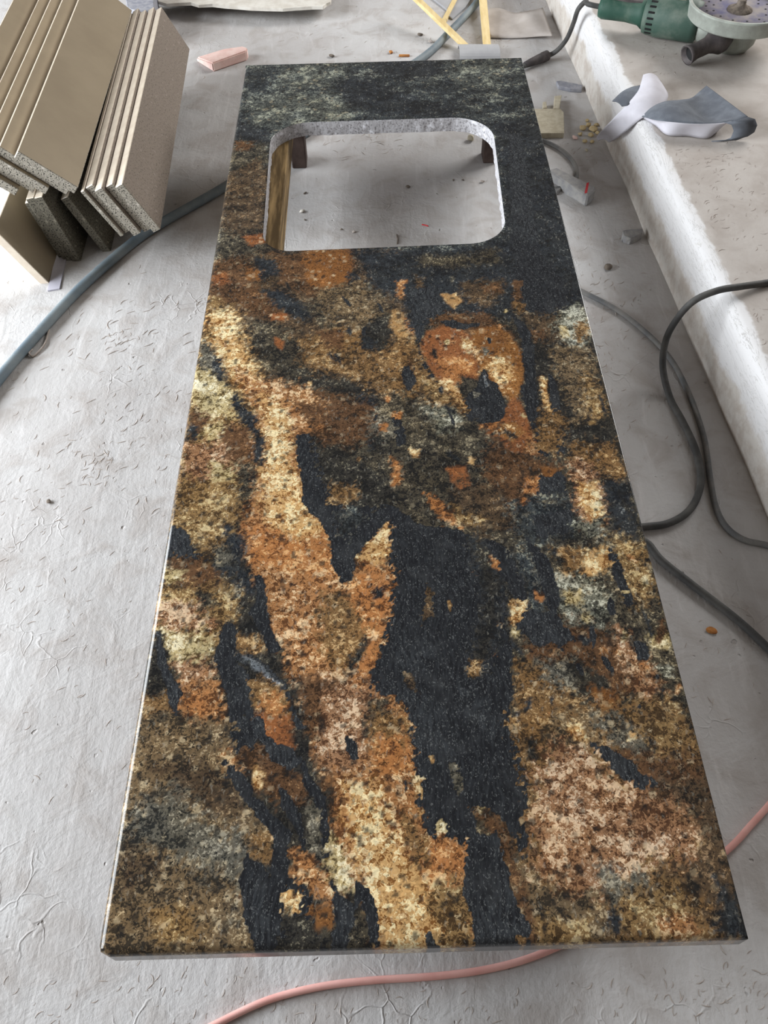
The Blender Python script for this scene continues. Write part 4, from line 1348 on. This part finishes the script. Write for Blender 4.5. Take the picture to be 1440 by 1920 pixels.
# ------------------------------------------------------------------ loose pieces on the floor
def slabpiece(name, outline, z0, z1, mat, label, cat, bev=0.0015, zref=None, group=None, lumpy=0.0):
    zr = z1 if zref is None else zref
    zt = zr if not isinstance(zr, (list, tuple)) else None
    pts = [at(px, py, zt if zt is not None else zr[i]) for i, (px, py) in enumerate(outline)]
    b = bmesh.new()
    prism(b, pts, z0, z1)
    if bev:
        bevel(b, bev, 1)
    if lumpy:
        bmesh.ops.triangulate(b, faces=b.faces[:])
        bmesh.ops.subdivide_edges(b, edges=b.edges[:], cuts=1)
        for v in b.verts:
            v.co += Vector((random.uniform(-1, 1), random.uniform(-1, 1), random.uniform(-1, 0.3))) * lumpy
            v.co.z = max(v.co.z, 0.0)
    o = link(name, mesh_bm(name, b), mat)
    recentre(o)
    return tag(o, label, cat, group)


# broken white slab at the top
ol = [(285, -60), (296, 2), (312, 7), (340, 5), (358, 4), (372, 9), (398, 7), (420, 10), (448, 12), (470, 14), (500, 15), (530, 16), (552, 14), (585, 12), (606, 12), (612, 6), (620, 3), (628, -60)]
zt = [0.024] + [0.042] * (len(ol) - 2) + [0.024]
slabpiece('stone_offcut', ol, [z - 0.009 if 0 < i < len(ol) - 1 else 0.0 for i, z in enumerate(zt)], zt, M_WHITEST, 'white stone slab with a broken ragged edge at the top of the floor', 'stone offcut', 0.001, zref=zt)
slabpiece('stone_block', [(228, -45), (238, 14), (262, 23), (289, 16), (286, -45)], 0.0, 0.10, M_BLUEST, 'blue-grey stone block standing behind the stone stack', 'stone block', 0.002)
# pink wedge
b = bmesh.new()
top = [at(368, 107, 0.012), at(398, 118, 0.024), at(462, 95, 0.026), at(464, 89, 0.026), at(455, 86, 0.026), at(420, 92, 0.022)]
hi = [b.verts.new(p) for p in top]
lo = [b.verts.new((p.x, p.y - 0.002, 0.0)) for p in top]
b.faces.new(hi)
b.faces.new(lo[::-1])
for i in range(len(top)):
    j = (i + 1) % len(top)
    b.faces.new((lo[i], lo[j], hi[j], hi[i]))
bevel(b, 0.003, 2)
o = link('sanding_block', mesh_bm('sanding_block', b), M_PINKST)
tag(recentre(o), 'pale pink wedge-shaped block on the floor beside the stone pack', 'block')


def stick(p0, p1, w, t, mat, label, group=None):
    d = (p1 - p0).normalized()
    s = Vector((d.y, -d.x, 0)).normalized() * w / 2
    b = bmesh.new()
    vs = []
    for p in (p0, p1):
        for q in (-s, s):
            for z in (0, t):
                vs.append(b.verts.new(p + q + Vector((0, 0, z))))
    for f in ((0, 1, 3, 2), (4, 6, 7, 5), (0, 4, 5, 1), (2, 3, 7, 6), (0, 2, 6, 4), (1, 5, 7, 3)):
        b.faces.new([vs[i] for i in f])
    bevel(b, 0.001, 1)
    o = link('wooden_stick', mesh_bm('wooden_stick', b), mat)
    recentre(o)
    return tag(o, label, 'wooden stick', group)


stick(at(760, -18, 0.075), at(882, 100, 0.0), 0.017, 0.012, M_WOOD, 'pale wooden lath lying slantwise across the hose', 'pale laths at the top')
stick(at(902, -30, 0.030), at(913, 98, 0.0), 0.021, 0.018, M_WOOD, 'pale square wooden lath pointing straight away from the worktop', 'pale laths at the top')
stick(at(862, -14, 0.0), at(833, 42, 0.0), 0.014, 0.010, M_WOOD, 'short pale wooden lath leading to the slanting one', 'pale laths at the top')
slabpiece('plastic_sheet', [(806, -8), (887, -8), (872, 14), (849, 34), (841, 30), (838, 16)], 0.0, 0.006, M_PAPER, 'thin grey sheet lying between the wooden laths', 'sheet', 0.001)
# curved grey sheet behind the far end of the worktop
b = bmesh.new()
q0, q1 = at(862, 112, 0.0), at(937, 112, 0.0)
secs = []
for i in range(13):
    a = math.pi * i / 12
    secs.append((0.040 * math.cos(a), 0.022 * math.sin(a) ** 0.8))
ra, rb = [], []
for x_, z_ in secs:
    ra.append((b.verts.new(q0 + Vector((0.0, 0.03 + x_, z_))), b.verts.new(q0 + Vector((0.0, 0.03 + x_ * 0.93, max(z_ - 0.004, 0))))))
    rb.append((b.verts.new(q1 + Vector((0.0, 0.03 + x_, z_))), b.verts.new(q1 + Vector((0.0, 0.03 + x_ * 0.93, max(z_ - 0.004, 0))))))
for i in range(12):
    b.faces.new((ra[i][0], ra[i + 1][0], rb[i + 1][0], rb[i][0]))
    b.faces.new((ra[i][1], rb[i][1], rb[i + 1][1], ra[i + 1][1]))
    b.faces.new((ra[i][0], ra[i][1], ra[i + 1][1], ra[i + 1][0]))
    b.faces.new((rb[i][0], rb[i + 1][0], rb[i + 1][1], rb[i][1]))
o = link('curved_sheet', mesh_bm('curved_sheet', b), M_PAPER)
tag(recentre(o), 'curved grey sheet standing at the far end of the worktop', 'sheet')


def loft(bm, A, Bq, n=10, m=8, sag=None, mi=0):
    """surface between two edge curves given as world points"""
    ca_, cb_ = catmull(A, n), catmull(Bq, n)
    k = min(len(ca_), len(cb_))
    rows = []
    for i in range(k):
        p, q = ca_[i * (len(ca_) - 1) // (k - 1)], cb_[i * (len(cb_) - 1) // (k - 1)]
        row = []
        for j in range(m + 1):
            s = j / m
            pt = p.lerp(q, s)
            if sag:
                pt = pt + Vector((0, 0, sag(i / (k - 1), s)))
            row.append(bm.verts.new(pt))
        rows.append(row)
    for a, b_ in zip(rows, rows[1:]):
        for j in range(m):
            f = bm.faces.new((a[j], a[j + 1], b_[j + 1], b_[j]))
            f.material_index = mi
            f.smooth = True
    return rows


def thicken(o, t=0.002, offset=0.0):
    md = o.modifiers.new('thickness', 'SOLIDIFY')
    md.thickness = t
    md.offset = offset
    return o


# dusty card sheet near the step
b = bmesh.new()
A = [at(905, 18, 0.004), at(935, 16, 0.005), at(962, 24, 0.004), at(985, 22, 0.018), at(1018, 15, 0.022)]
Bq = [at(918, 70, 0.004), at(955, 71, 0.004), at(985, 70, 0.005), at(1012, 68, 0.010), at(1036, 67, 0.016)]
loft(b, A, Bq, 8, 8, lambda u, v: 0.008 * math.sin(math.pi * min(1, max(0, (u - 0.45) * 2))) * math.sin(math.pi * v))
me = bpy.data.meshes.new('card_sheet')
b.to_mesh(me)
b.free()
o = link('card_sheet', me, M_CARD)
thicken(o, 0.0025)
tag(recentre(o), 'dusty grey card sheet lying folded on the floor near the step', 'card')

slabpiece('stone_chip', [(1043, 152), (1052, 151), (1092, 159), (1091, 167), (1070, 166), (1048, 161)], 0.0, 0.010, M_BLUEST, 'flat blue-grey stone chip near the foot of the step', 'stone chip', 0.001)
slabpiece('stone_tile_piece', [(1002, 204), (1050, 203), (1057, 210), (1058, 249), (1005, 250)], 0.0, 0.014, M_CREAM, 'square cream stone tile piece with a cut corner beside the worktop', 'tile piece', 0.001)
slabpiece('stone_sliver', [(1038, 203), (1040, 180), (1053, 178), (1049, 203)], 0.0, 0.016, M_CREAM, 'narrow cream stone sliver behind the square tile piece', 'stone sliver', 0.001)
slabpiece('stone_crumb', [(1018, 202), (1018, 191), (1024, 190), (1026, 202)], 0.0, 0.012, M_CREAM, 'tiny cream stone peg behind the square tile piece', 'stone crumb', 0.001)
slabpiece('stone_plate', [(1025, 332), (1060, 340), (1058, 346), (1044, 361), (1030, 362)], 0.0, 0.008, M_GREYST, 'small flat grey stone plate half under the worktop, before the grey bar', 'stone plate', 0.001)
bar = slabpiece('stone_bar', [(1026, 318), (1044, 313), (1118, 350), (1114, 358), (1102, 367), (1062, 340)], 0.0, 0.030, M_GREYST, 'grey stone bar with a red mark on its end beside the worktop', 'stone bar', 0.004)
b = bmesh.new()
m0, m1 = at(1100, 343, 0.0305), at(1096, 362, 0.0305)
prism(b, [m0, m1, m1 + Vector((0.006, 0.001, 0)), m0 + Vector((0.006, 0.002, 0))], 0.0295, 0.0306)
rm = link('red_mark', mesh_bm('red_mark', b), M_RED)
rm.parent = bar
rm.matrix_parent_inverse = Matrix.Translation(bar.location).inverted()
rm['label'] = 'red stroke'
slabpiece('stone_block', [(1168, 433), (1176, 430), (1205, 428), (1204, 436), (1184, 446), (1170, 441)], 0.0, 0.018, M_GREYST, 'small grey stone block lying against the foot of the white step', 'stone block', 0.001, lumpy=0.0012)


def crumb(px, py, r, mat, label, cat, group=None, z=0.0, flat=0.6, name='plaster_crumb'):
    b = bmesh.new()
    bmesh.ops.create_icosphere(b, subdivisions=2, radius=r)
    s1, s2 = random.uniform(0.7, 1.4), random.uniform(0.7, 1.2)
    an = random.uniform(0, math.pi)
    pl = [(Vector((random.uniform(-1, 1), random.uniform(-1, 1), random.uniform(-1, 1))).normalized(), r * random.uniform(0.55, 0.8)) for _ in range(7)]
    for v in b.verts:
        for n_, d_ in pl:
            e = v.co.dot(n_) - d_
            if e > 0:
                v.co -= n_ * e
        v.co = Vector((v.co.x * s1, v.co.y * s2, v.co.z * flat))
        v.co = Matrix.Rotation(an, 3, 'Z') @ v.co
    zmin = min(v.co.z for v in b.verts)
    p = at(px, py, z)
    for v in b.verts:
        v.co += p + Vector((0, 0, -zmin))
    o = link(name, mesh_bm(name, b), mat)
    recentre(o)
    return tag(o, label, cat, group)


G1 = 'plaster crumbs at the foot of the step'
L1 = 'one of the yellowish plaster crumbs by the step below the grey mat'
for px, py, r in ((1092, 243, .010), (1102, 238, .009), (1112, 246, .011), (1108, 256, .008), (1118, 236, .007), (1088, 254, .007), (1096, 268, .008), (1110, 268, .007), (1120, 252, .008), (1101, 228, .006)):
    crumb(px, py, r, M_YELL, L1, 'crumb', G1)
crumb(1077, 261, .008, M_PINKST, 'pinkish crumb between the worktop and the step', 'crumb')
crumb(1099, 284, .006, M_CREAM, 'pale crumb on the floor below the yellowish plaster crumbs', 'crumb')
G2 = 'stone crumbs seen through the sink cut-out'
L2 = 'one of the small stone crumbs on the floor inside the sink cut-out'
for px, py, r, m in ((572, 363, .004, M_DUSTD), (567, 398, .006, M_WHITEST), (765, 352, .005, M_DUSTD), (850, 339, .004, M_DUSTD), (905, 342, .005, M_DUST), (664, 436, .004, M_DUST), (640, 431, .003, M_DUSTD), (868, 338, .003, M_DUSTD), (572, 413, .003, M_DUSTD)):
    crumb(px, py, r, m, L2, 'crumb', G2)
crumb(882, 264, .014, M_CREAM, 'cream rubble lump under the far right corner of the sink cut-out', 'rubble')
crumb(788, 67, .009, M_DUSTD, 'dark crumb on the floor left of the hose, above the worktop', 'crumb')
crumb(807, 80, .007, M_DUST, 'grey crumb on the floor beside the hose, above the worktop', 'crumb')
crumb(622, 107, .008, M_DUSTD, 'dark crumb on the floor just behind the worktop far edge', 'crumb')
crumb(733, 100, .007, M_RUST, 'rusty chip of wood behind the worktop far edge', 'wood chip', name='wood_chip')
crumb(93, 942, .005, M_DUSTD, 'dark pebble on the pale floor left of the worktop', 'pebble', name='pebble')
crumb(1334, 1183, .008, M_RUST, 'dry brown leaf scrap on the floor right of the worktop', 'leaf scrap', flat=0.25, name='leaf_scrap')
crumb(1140, 503, .010, M_DUSTD, 'brown crumb on the floor close to the step, behind the black cable', 'crumb', flat=.35)
crumb(1200, 755, .004, M_RUST, 'brown speck on the floor between the two cables', 'crumb', flat=.35) if False else None
# wood chip, red thread, twig
stick(at(748, 106, 0.0), at(768, 106, 0.0), 0.008, 0.005, M_RUST, 'short splinter of yellow-brown wood behind the worktop')
cord('red_thread', [at(791, 421, .0012), at(797, 422, .0012), at(803, 424, .0012)], 0.0014, M_RED, 'tiny red thread on the floor inside the sink cut-out', 'thread', 4, 6)
cord('twig', [at(744, 440, .0015), at(746, 449, .0015), at(745, 457, .0015)], 0.0016, M_DUSTD, 'short dark twig on the floor at the near side of the sink cut-out', 'twig', 4, 6)
cord('wood_shaving', [at(92, 618, .003), at(88, 632, .002), at(84, 645, .004), at(74, 658, .003), at(62, 668, .002), at(54, 662, .004), at(60, 655, .003)], 0.0022, M_DUST, 'curled pale shaving on the floor beside the hose', 'shaving', 6, 6)

# loose flakes of dust and plaster, far too many to count
flv, flf = [], []


def flake(c, size, ang, z):
    n = 5
    base = len(flv)
    bend = random.uniform(-0.9, 0.9)
    for i in range(n):
        u = i / (n - 1) - 0.5
        a = ang + bend * u
        wv = size * 0.055 * (1 - (2 * u) ** 2) + 0.0002
        x = c.x + math.cos(ang) * u * size - math.sin(ang) * bend * size * u * u
        y = c.y + math.sin(ang) * u * size + math.cos(ang) * bend * size * u * u
        nx_, ny_ = -math.sin(a), math.cos(a)
        hgt = z + size * 0.05 * (1 - (2 * u) ** 2)
        flv.append((x - nx_ * wv, y - ny_ * wv, z + 0.0002))
        flv.append((x, y, hgt))
        flv.append((x + nx_ * wv, y + ny_ * wv, z + 0.0002))
    for i in range(n - 1):
        a0 = base + 3 * i
        flf.append((a0, a0 + 1, a0 + 4, a0 + 3))
        flf.append((a0 + 1, a0 + 2, a0 + 5, a0 + 4))


def scatter(n, cxp, cyp, sx, sy, size, z=0.0, ang=None):
    for _ in range(n):
        p = at(random.gauss(cxp, sx), random.gauss(cyp, sy), z)
        if z == 0.0 and p.x > kerb_x(p.y) - 0.01:
            continue
        if z > 0 and p.x < kerb_x(p.y) + 0.03:
            continue
        flake(p, size * random.uniform(0.4, 1.5), (ang if ang is not None else 0.9) + random.gauss(0, 0.6), z)


scatter(70, 220, 640, 90, 60, 0.016)
scatter(50, 250, 780, 60, 50, 0.013)
scatter(60, 180, 880, 90, 60, 0.012)
scatter(60, 120, 1200, 110, 200, 0.009)
scatter(40, 60, 1000, 60, 120, 0.010)
scatter(60, 760, 1880, 300, 30, 0.008)
scatter(60, 300, 1860, 180, 40, 0.008)
scatter(60, 1330, 1860, 80, 40, 0.008)
scatter(60, 1120, 520, 40, 60, 0.014)
scatter(50, 1130, 640, 40, 60, 0.012)
scatter(50, 1180, 760, 60, 80, 0.010)
scatter(40, 1290, 1250, 70, 120, 0.009)
scatter(30, 1060, 300, 40, 30, 0.014)
scatter(40, 690, 265, 60, 14, 0.016)
scatter(60, 640, 80, 150, 35, 0.013)
scatter(40, 980, 40, 60, 25, 0.016)
scatter(40, 930, 70, 60, 10, 0.012)
scatter(120, 1350, 380, 60, 60, 0.011, PZ)
scatter(50, 1260, 120, 60, 50, 0.010, PZ)
scatter(40, 1400, 600, 40, 50, 0.009, PZ)
scatter(40, 1330, 290, 60, 14, 0.010, PZ)
for (cxp, cyp, an, n1, n2, st) in ((225, 628, 0.5, 5, 3, 0.013), (188, 872, 0.1, 4, 5, 0.013), (385, 560, 0.3, 4, 2, 0.010), (590, 640, 0, 1, 1, 0.01)):
    if n1 == 1:
        continue
    c_ = at(cxp, cyp)
    for a_ in range(n1):
        for b_ in range(n2):
            q = c_ + Vector((math.cos(an), math.sin(an), 0)) * (a_ - n1 / 2) * st + Vector((-math.sin(an), math.cos(an), 0)) * (b_ - n2 / 2) * st * 1.3
            q += Vector((random.gauss(0, .0012), random.gauss(0, .0012), 0))
            flake(q, st * random.uniform(0.8, 1.3), an + (1.3 if (a_ + b_) % 2 else 0.1) + random.gauss(0, 0.2), 0.0)
me = bpy.data.meshes.new('plaster_flakes')
me.from_pydata(flv, [], flf)
o = link('plaster_flakes', me, M_DUST)
tag(o, 'scattered curled flakes of dried dust and plaster all over the floor and step', 'flakes', None, 'stuff')

# ------------------------------------------------------------------ grey mat on the step
b = bmesh.new()
z = PZ
# pale tongue: from hump on the step down over the edge
A = [at(1206, 141, z + .022), at(1202, 156, z + .022), at(1196, 172, z + .02), at(1176, 196, z + .008), at(1150, 222, z - .03), at(1130, 243, z - .075), at(1119, 256, z - .108), at(1122, 263, z - .12)]
Bq = [at(1231, 143, z + .016), at(1244, 162, z + .010), at(1252, 182, z + .012), at(1236, 205, z + .012), at(1206, 220, z + .006), at(1174, 246, z - .045), at(1156, 260, z - .09), at(1142, 267, z - .118)]
loft(b, A, Bq, 8, 10, lambda u, v: 0.016 * math.sin(math.pi * v) * min(1, u * 4 + 0.3) * (1 - 0.65 * u), 1)
# dark upper face
A = [at(1204, 219, z + .008), at(1222, 202, z + .018), at(1246, 191, z + .026), at(1275, 188, z + .03), at(1296, 184, z + .026), at(1312, 172, z + .022), at(1325, 161, z + .03)]
Bq = [at(1206, 219, z + .008), at(1232, 226, z + .022), at(1262, 229, z + .03), at(1300, 232, z + .032), at(1345, 231, z + .034), at(1382, 226, z + .040), at(1402, 219, z + .046)]
loft(b, A, Bq, 10, 14, lambda u, v: (0.010 * math.sin(math.pi * v) * math.sin(math.pi * min(1, u * 1.6)) - 0.012 * math.exp(-((u - 0.66) / 0.12) ** 2) * math.sin(math.pi * v)), 0)
# pale turned-under fold in front
A = [at(1206, 219, z + .008), at(1232, 226, z + .022), at(1262, 229, z + .03), at(1300, 232, z + .032), at(1345, 231, z + .034), at(1372, 228, z + .038)]
Bq = [at(1206, 221, z + .002), at(1230, 236, z + .002), at(1252, 253, z + .002), at(1290, 255, z + .002), at(1325, 259, z + .002), at(1345, 246, z + .002)]
loft(b, A, Bq, 10, 8, lambda u, v: 0.006 * math.sin(math.pi * v), 1)
# curl at the right end
rows = []
pc = [at(1372, 228, z + .038), at(1402, 219, z + .046)]
prof_ = [(0.0, 0.0), (0.016, -0.004), (0.024, -0.016), (0.022, -0.03), (0.010, -0.038), (-0.02, -0.042)]
for p in (at(1358, 230, z + .036), at(1380, 226, z + .040), at(1402, 219, z + .046)):
    rows.append([b.verts.new(p + Vector((dx, -0.012 * (i / 5), dz if p.z + dz > z + .002 else z + .002 - p.z))) for i, (dx, dz) in enumerate(prof_)])
for r0_, r1_ in zip(rows, rows[1:]):
    for j in range(len(prof_) - 1):
        f = b.faces.new((r0_[j], r0_[j + 1], r1_[j + 1], r1_[j]))
        f.material_index = 0
        f.smooth = True
# small dark flap behind the tongue
A = [at(1148, 190, z + .001), at(1166, 173, z + .012), at(1184, 164, z + .014), at(1203, 160, z + .016)]
Bq = [at(1166, 200, z + .002), at(1180, 196, z + .010), at(1196, 184, z + .014), at(1210, 170, z + .018)]
loft(b, A, Bq, 8, 6, lambda u, v: 0.004 * math.sin(math.pi * v), 0)
me = bpy.data.meshes.new('rubber_mat')
b.to_mesh(me)
b.free()
o = link('rubber_mat', me, [M_GREYFELT, M_PALEFELT])
thicken(o, 0.0022)
tag(recentre(o), 'crumpled grey mat with a pale back, draped over the edge of the white step', 'mat')

# ------------------------------------------------------------------ angle grinder
gb = at(1262, 45, PZ + 0.045)
grinder = bpy.data.objects.new('angle_grinder', None)
COL.objects.link(grinder)
grinder.location = (gb.x, gb.y, PZ)
tag(grinder, 'green angle grinder lying disc-up on the raised step', 'angle grinder')
hd = at(1384, 28, PZ + 0.075)          # gear head
tl = at(1128, 14, PZ + 0.045)          # tail of the handle
axis = Vector((hd.x - tl.x, hd.y - tl.y, 0)).normalized()
tot = (Vector((hd.x, hd.y, 0)) - Vector((tl.x, tl.y, 0))).length
t0 = Vector((tl.x, tl.y, PZ + 0.046))


def gl(prof, mat, name, parent=grinder, centre=t0, ax=axis, seg=32, smooth=True, squash=None):
    b = bmesh.new()
    lathe(b, prof, centre, ax, seg)
    if squash:
        for v in b.verts:
            v.co.z = centre.z + (v.co.z - centre.z) * squash
    o = part(name, b, mat, parent, False)
    if smooth:
        for p in o.data.polygons:
            p.use_smooth = len(p.vertices) == 4
    return o


hl = tot * 0.33
gl([(0.012, -0.006), (0.022, -0.004), (0.026, 0.006), (0.025, 0.03), (0.024, hl * 0.6), (0.027, hl * 0.9), (0.034, hl), (0.030, hl + 0.004)], M_GREEN, 'handle')
mt = gl([(0.030, hl), (0.040, hl + 0.004), (0.043, hl + 0.014), (0.043, hl + 0.03), (0.046, hl + 0.034), (0.046, tot * 0.70), (0.043, tot * 0.74), (0.036, tot * 0.75)], M_GREEN2, 'motor_housing')
# vent slots round the collar
side = Vector((axis.y, -axis.x, 0))
for k in range(11):
    a = math.radians(-40 + k * 17)
    dr = side * math.cos(a) + Vector((0, 0, 1)) * math.sin(a)
    c = t0 + axis * (hl + 0.021) + dr * 0.0432
    tg = axis
    wn = dr.cross(axis)
    b = bmesh.new()
    vs = []
    for s1 in (-0.007, 0.007):
        for s2 in (-0.0022, 0.0022):
            for s3 in (-0.001, 0.0012):
                vs.append(b.verts.new(c + tg * s1 + wn * s2 + dr * s3))
    for f in ((0, 1, 3, 2), (4, 6, 7, 5), (0, 4, 5, 1), (2, 3, 7, 6), (0, 2, 6, 4), (1, 5, 7, 3)):
        b.faces.new([vs[i] for i in f])
    s_ = part('vent_slot', b, M_HOLE, grinder)
b = bmesh.new()
c = t0 + axis * (hl * 0.55) + Vector((0, 0, 0.024))
for s1, s2 in ((-0.05, 0.05),):
    pts = [c + axis * s1 - side * 0.008, c + axis * s2 - side * 0.008, c + axis * s2 + side * 0.008, c + axis * s1 + side * 0.008]
    prism(b, pts, c.z - 0.004, c.z + 0.004)
bevel(b, 0.002, 1)
part('trigger', b, M_BLACK, grinder)
b = bmesh.new()
c = t0 + axis * (tot * 0.57) + Vector((0, 0, 0.046))
pts = [c + axis * math.cos(q) * 0.018 + side * math.sin(q) * 0.008 for q in np.linspace(0, 2 * math.pi, 16, endpoint=False)]
prism(b, pts, c.z - 0.004, c.z + 0.0015)
part('badge', b, M_CREAM, grinder)
hc = Vector((hd.x, hd.y, PZ))
zz = Vector((0, 0, 1))
gl([(0.020, 0.0), (0.045, 0.004), (0.056, 0.02), (0.060, 0.05), (0.056, 0.066), (0.04, 0.072)], M_GUARD, 'gear_head', centre=hc, ax=zz)
# neck between motor and head
gl([(0.034, tot * 0.74), (0.040, tot * 0.76), (0.040, tot * 0.84), (0.034, tot * 0.9)], M_GUARD, 'gear_neck')
GR = 0.118
gd = gl([(0.03, 0.068), (GR - 0.004, 0.068), (GR, 0.072), (GR, 0.098), (GR + 0.003, 0.100), (GR + 0.003, 0.104), (GR - 0.004, 0.104), (GR - 0.005, 0.075), (0.03, 0.073)], M_GUARD, 'disc_guard', centre=hc, ax=zz, seg=64)
dc = gl([(0.012, 0.080), (0.092, 0.080), (0.094, 0.083), (0.092, 0.086), (0.012, 0.086)], M_DISC, 'disc', centre=hc, ax=zz, seg=56)
for ring, nn in ((0.062, 12), (0.078, 18)):
    for k in range(nn):
        a = 2 * math.pi * k / nn
        b = bmesh.new()
        lathe(b, [(0.0026, 0.0852), (0.0026, 0.0866)], hc + Vector((math.cos(a) * ring, math.sin(a) * ring, 0)), zz, 8)
        h_ = part('disc_hole', b, M_HOLE, grinder)
        h_.parent = dc
        h_.matrix_parent_inverse = Matrix.Identity(4)
gl([(0.030, 0.085), (0.029, 0.089), (0.020, 0.092), (0.015, 0.096), (0.011, 0.099), (0.010, 0.106), (0.006, 0.108)], M_DUSTD, 'spindle_nut', centre=hc, ax=zz, seg=18)
# auxiliary side handle pointing at the camera
s0 = at(1352, 72, PZ + 0.045)
s1 = at(1288, 104, PZ + 0.026)
sa = (s1 - s0)
sln = sa.length
sh = gl([(0.012, -0.03), (0.020, -0.02), (0.030, 0.0), (0.031, 0.014), (0.024, 0.026), (0.0185, 0.04), (0.0175, sln * 0.75), (0.020, sln - 0.01), (0.0225, sln), (0.0185, sln), (0.0165, sln - 0.012)], M_BLACK, 'side_handle', centre=s0, ax=sa)
b = bmesh.new()
lathe(b, [(0.0164, sln - 0.0115), (0.0164, sln - 0.0105)], s0, sa, 24)
rc = part('handle_recess', b, M_HOLE, grinder)
# power cord with strain relief
b = bmesh.new()
cp = [t0 - axis * 0.002, t0 - axis * 0.035 + Vector((0, 0, 0.002)), at(1098, 3, PZ + 0.034), at(1084, 18, PZ + 0.012), at(1075, 44, 0.115), at(1062, 74, 0.065), at(1043, 96, 0.024), at(1024, 106, 0.013), at(1000, 117, 0.012), at(972, 128, 0.012), at(940, 140, 0.010)]
tube(b, cp, 0.0062, 12, 10)
pc_ = part('power_cord', b, M_CABLE, grinder, True)
b = bmesh.new()
q0, q1 = at(1026, 104, 0.014), at(984, 122, 0.013)
d_ = q1 - q0
lathe(b, [(0.008, -0.006), (0.0135, 0.0), (0.0135, 0.018), (0.0115, 0.022), (0.0125, 0.026), (0.0105, d_.length * 0.7), (0.008, d_.length)], q0, d_, 20)
cn = part('cable_connector', b, M_BLACK, grinder, True)

# ------------------------------------------------------------------ light
w = bpy.data.worlds.new('world')
SC.world = w
w.use_nodes = True
nt = w.node_tree
nt.nodes.clear()
out = nt.nodes.new('ShaderNodeOutputWorld')
bg = nt.nodes.new('ShaderNodeBackground')
bg.inputs[0].default_value = (1.0, 0.88, 0.76, 1)
bg.inputs[1].default_value = 0.125
nt.links.new(bg.outputs[0], out.inputs[0])


def area(name, loc, target, sx, sy, power, color=(1, 1, 1)):
    l_ = bpy.data.lights.new(name, 'AREA')
    l_.shape = 'RECTANGLE'
    l_.size, l_.size_y = sx, sy
    l_.energy = power
    l_.color = color
    o = bpy.data.objects.new(name, l_)
    COL.objects.link(o)
    o.location = loc
    d = Vector(target) - Vector(loc)
    o.rotation_euler = d.to_track_quat('-Z', 'Y').to_euler()
    return o


# daylight through the wide open doorway on the left
area('doorway_daylight', (-2.6, 0.95, 1.05), (0.2, 0.85, 0.1), 3.0, 2.06, 232, (0.92, 0.965, 1.0))
# added fill lamp, out of view right, brightens stone strips and far floor
area('side_fill', (2.7, 3.6, 2.0), (-0.4, 2.0, 0.1), 1.6, 1.4, 88, (0.98, 0.97, 0.95))
SC.view_settings.exposure = 0.3
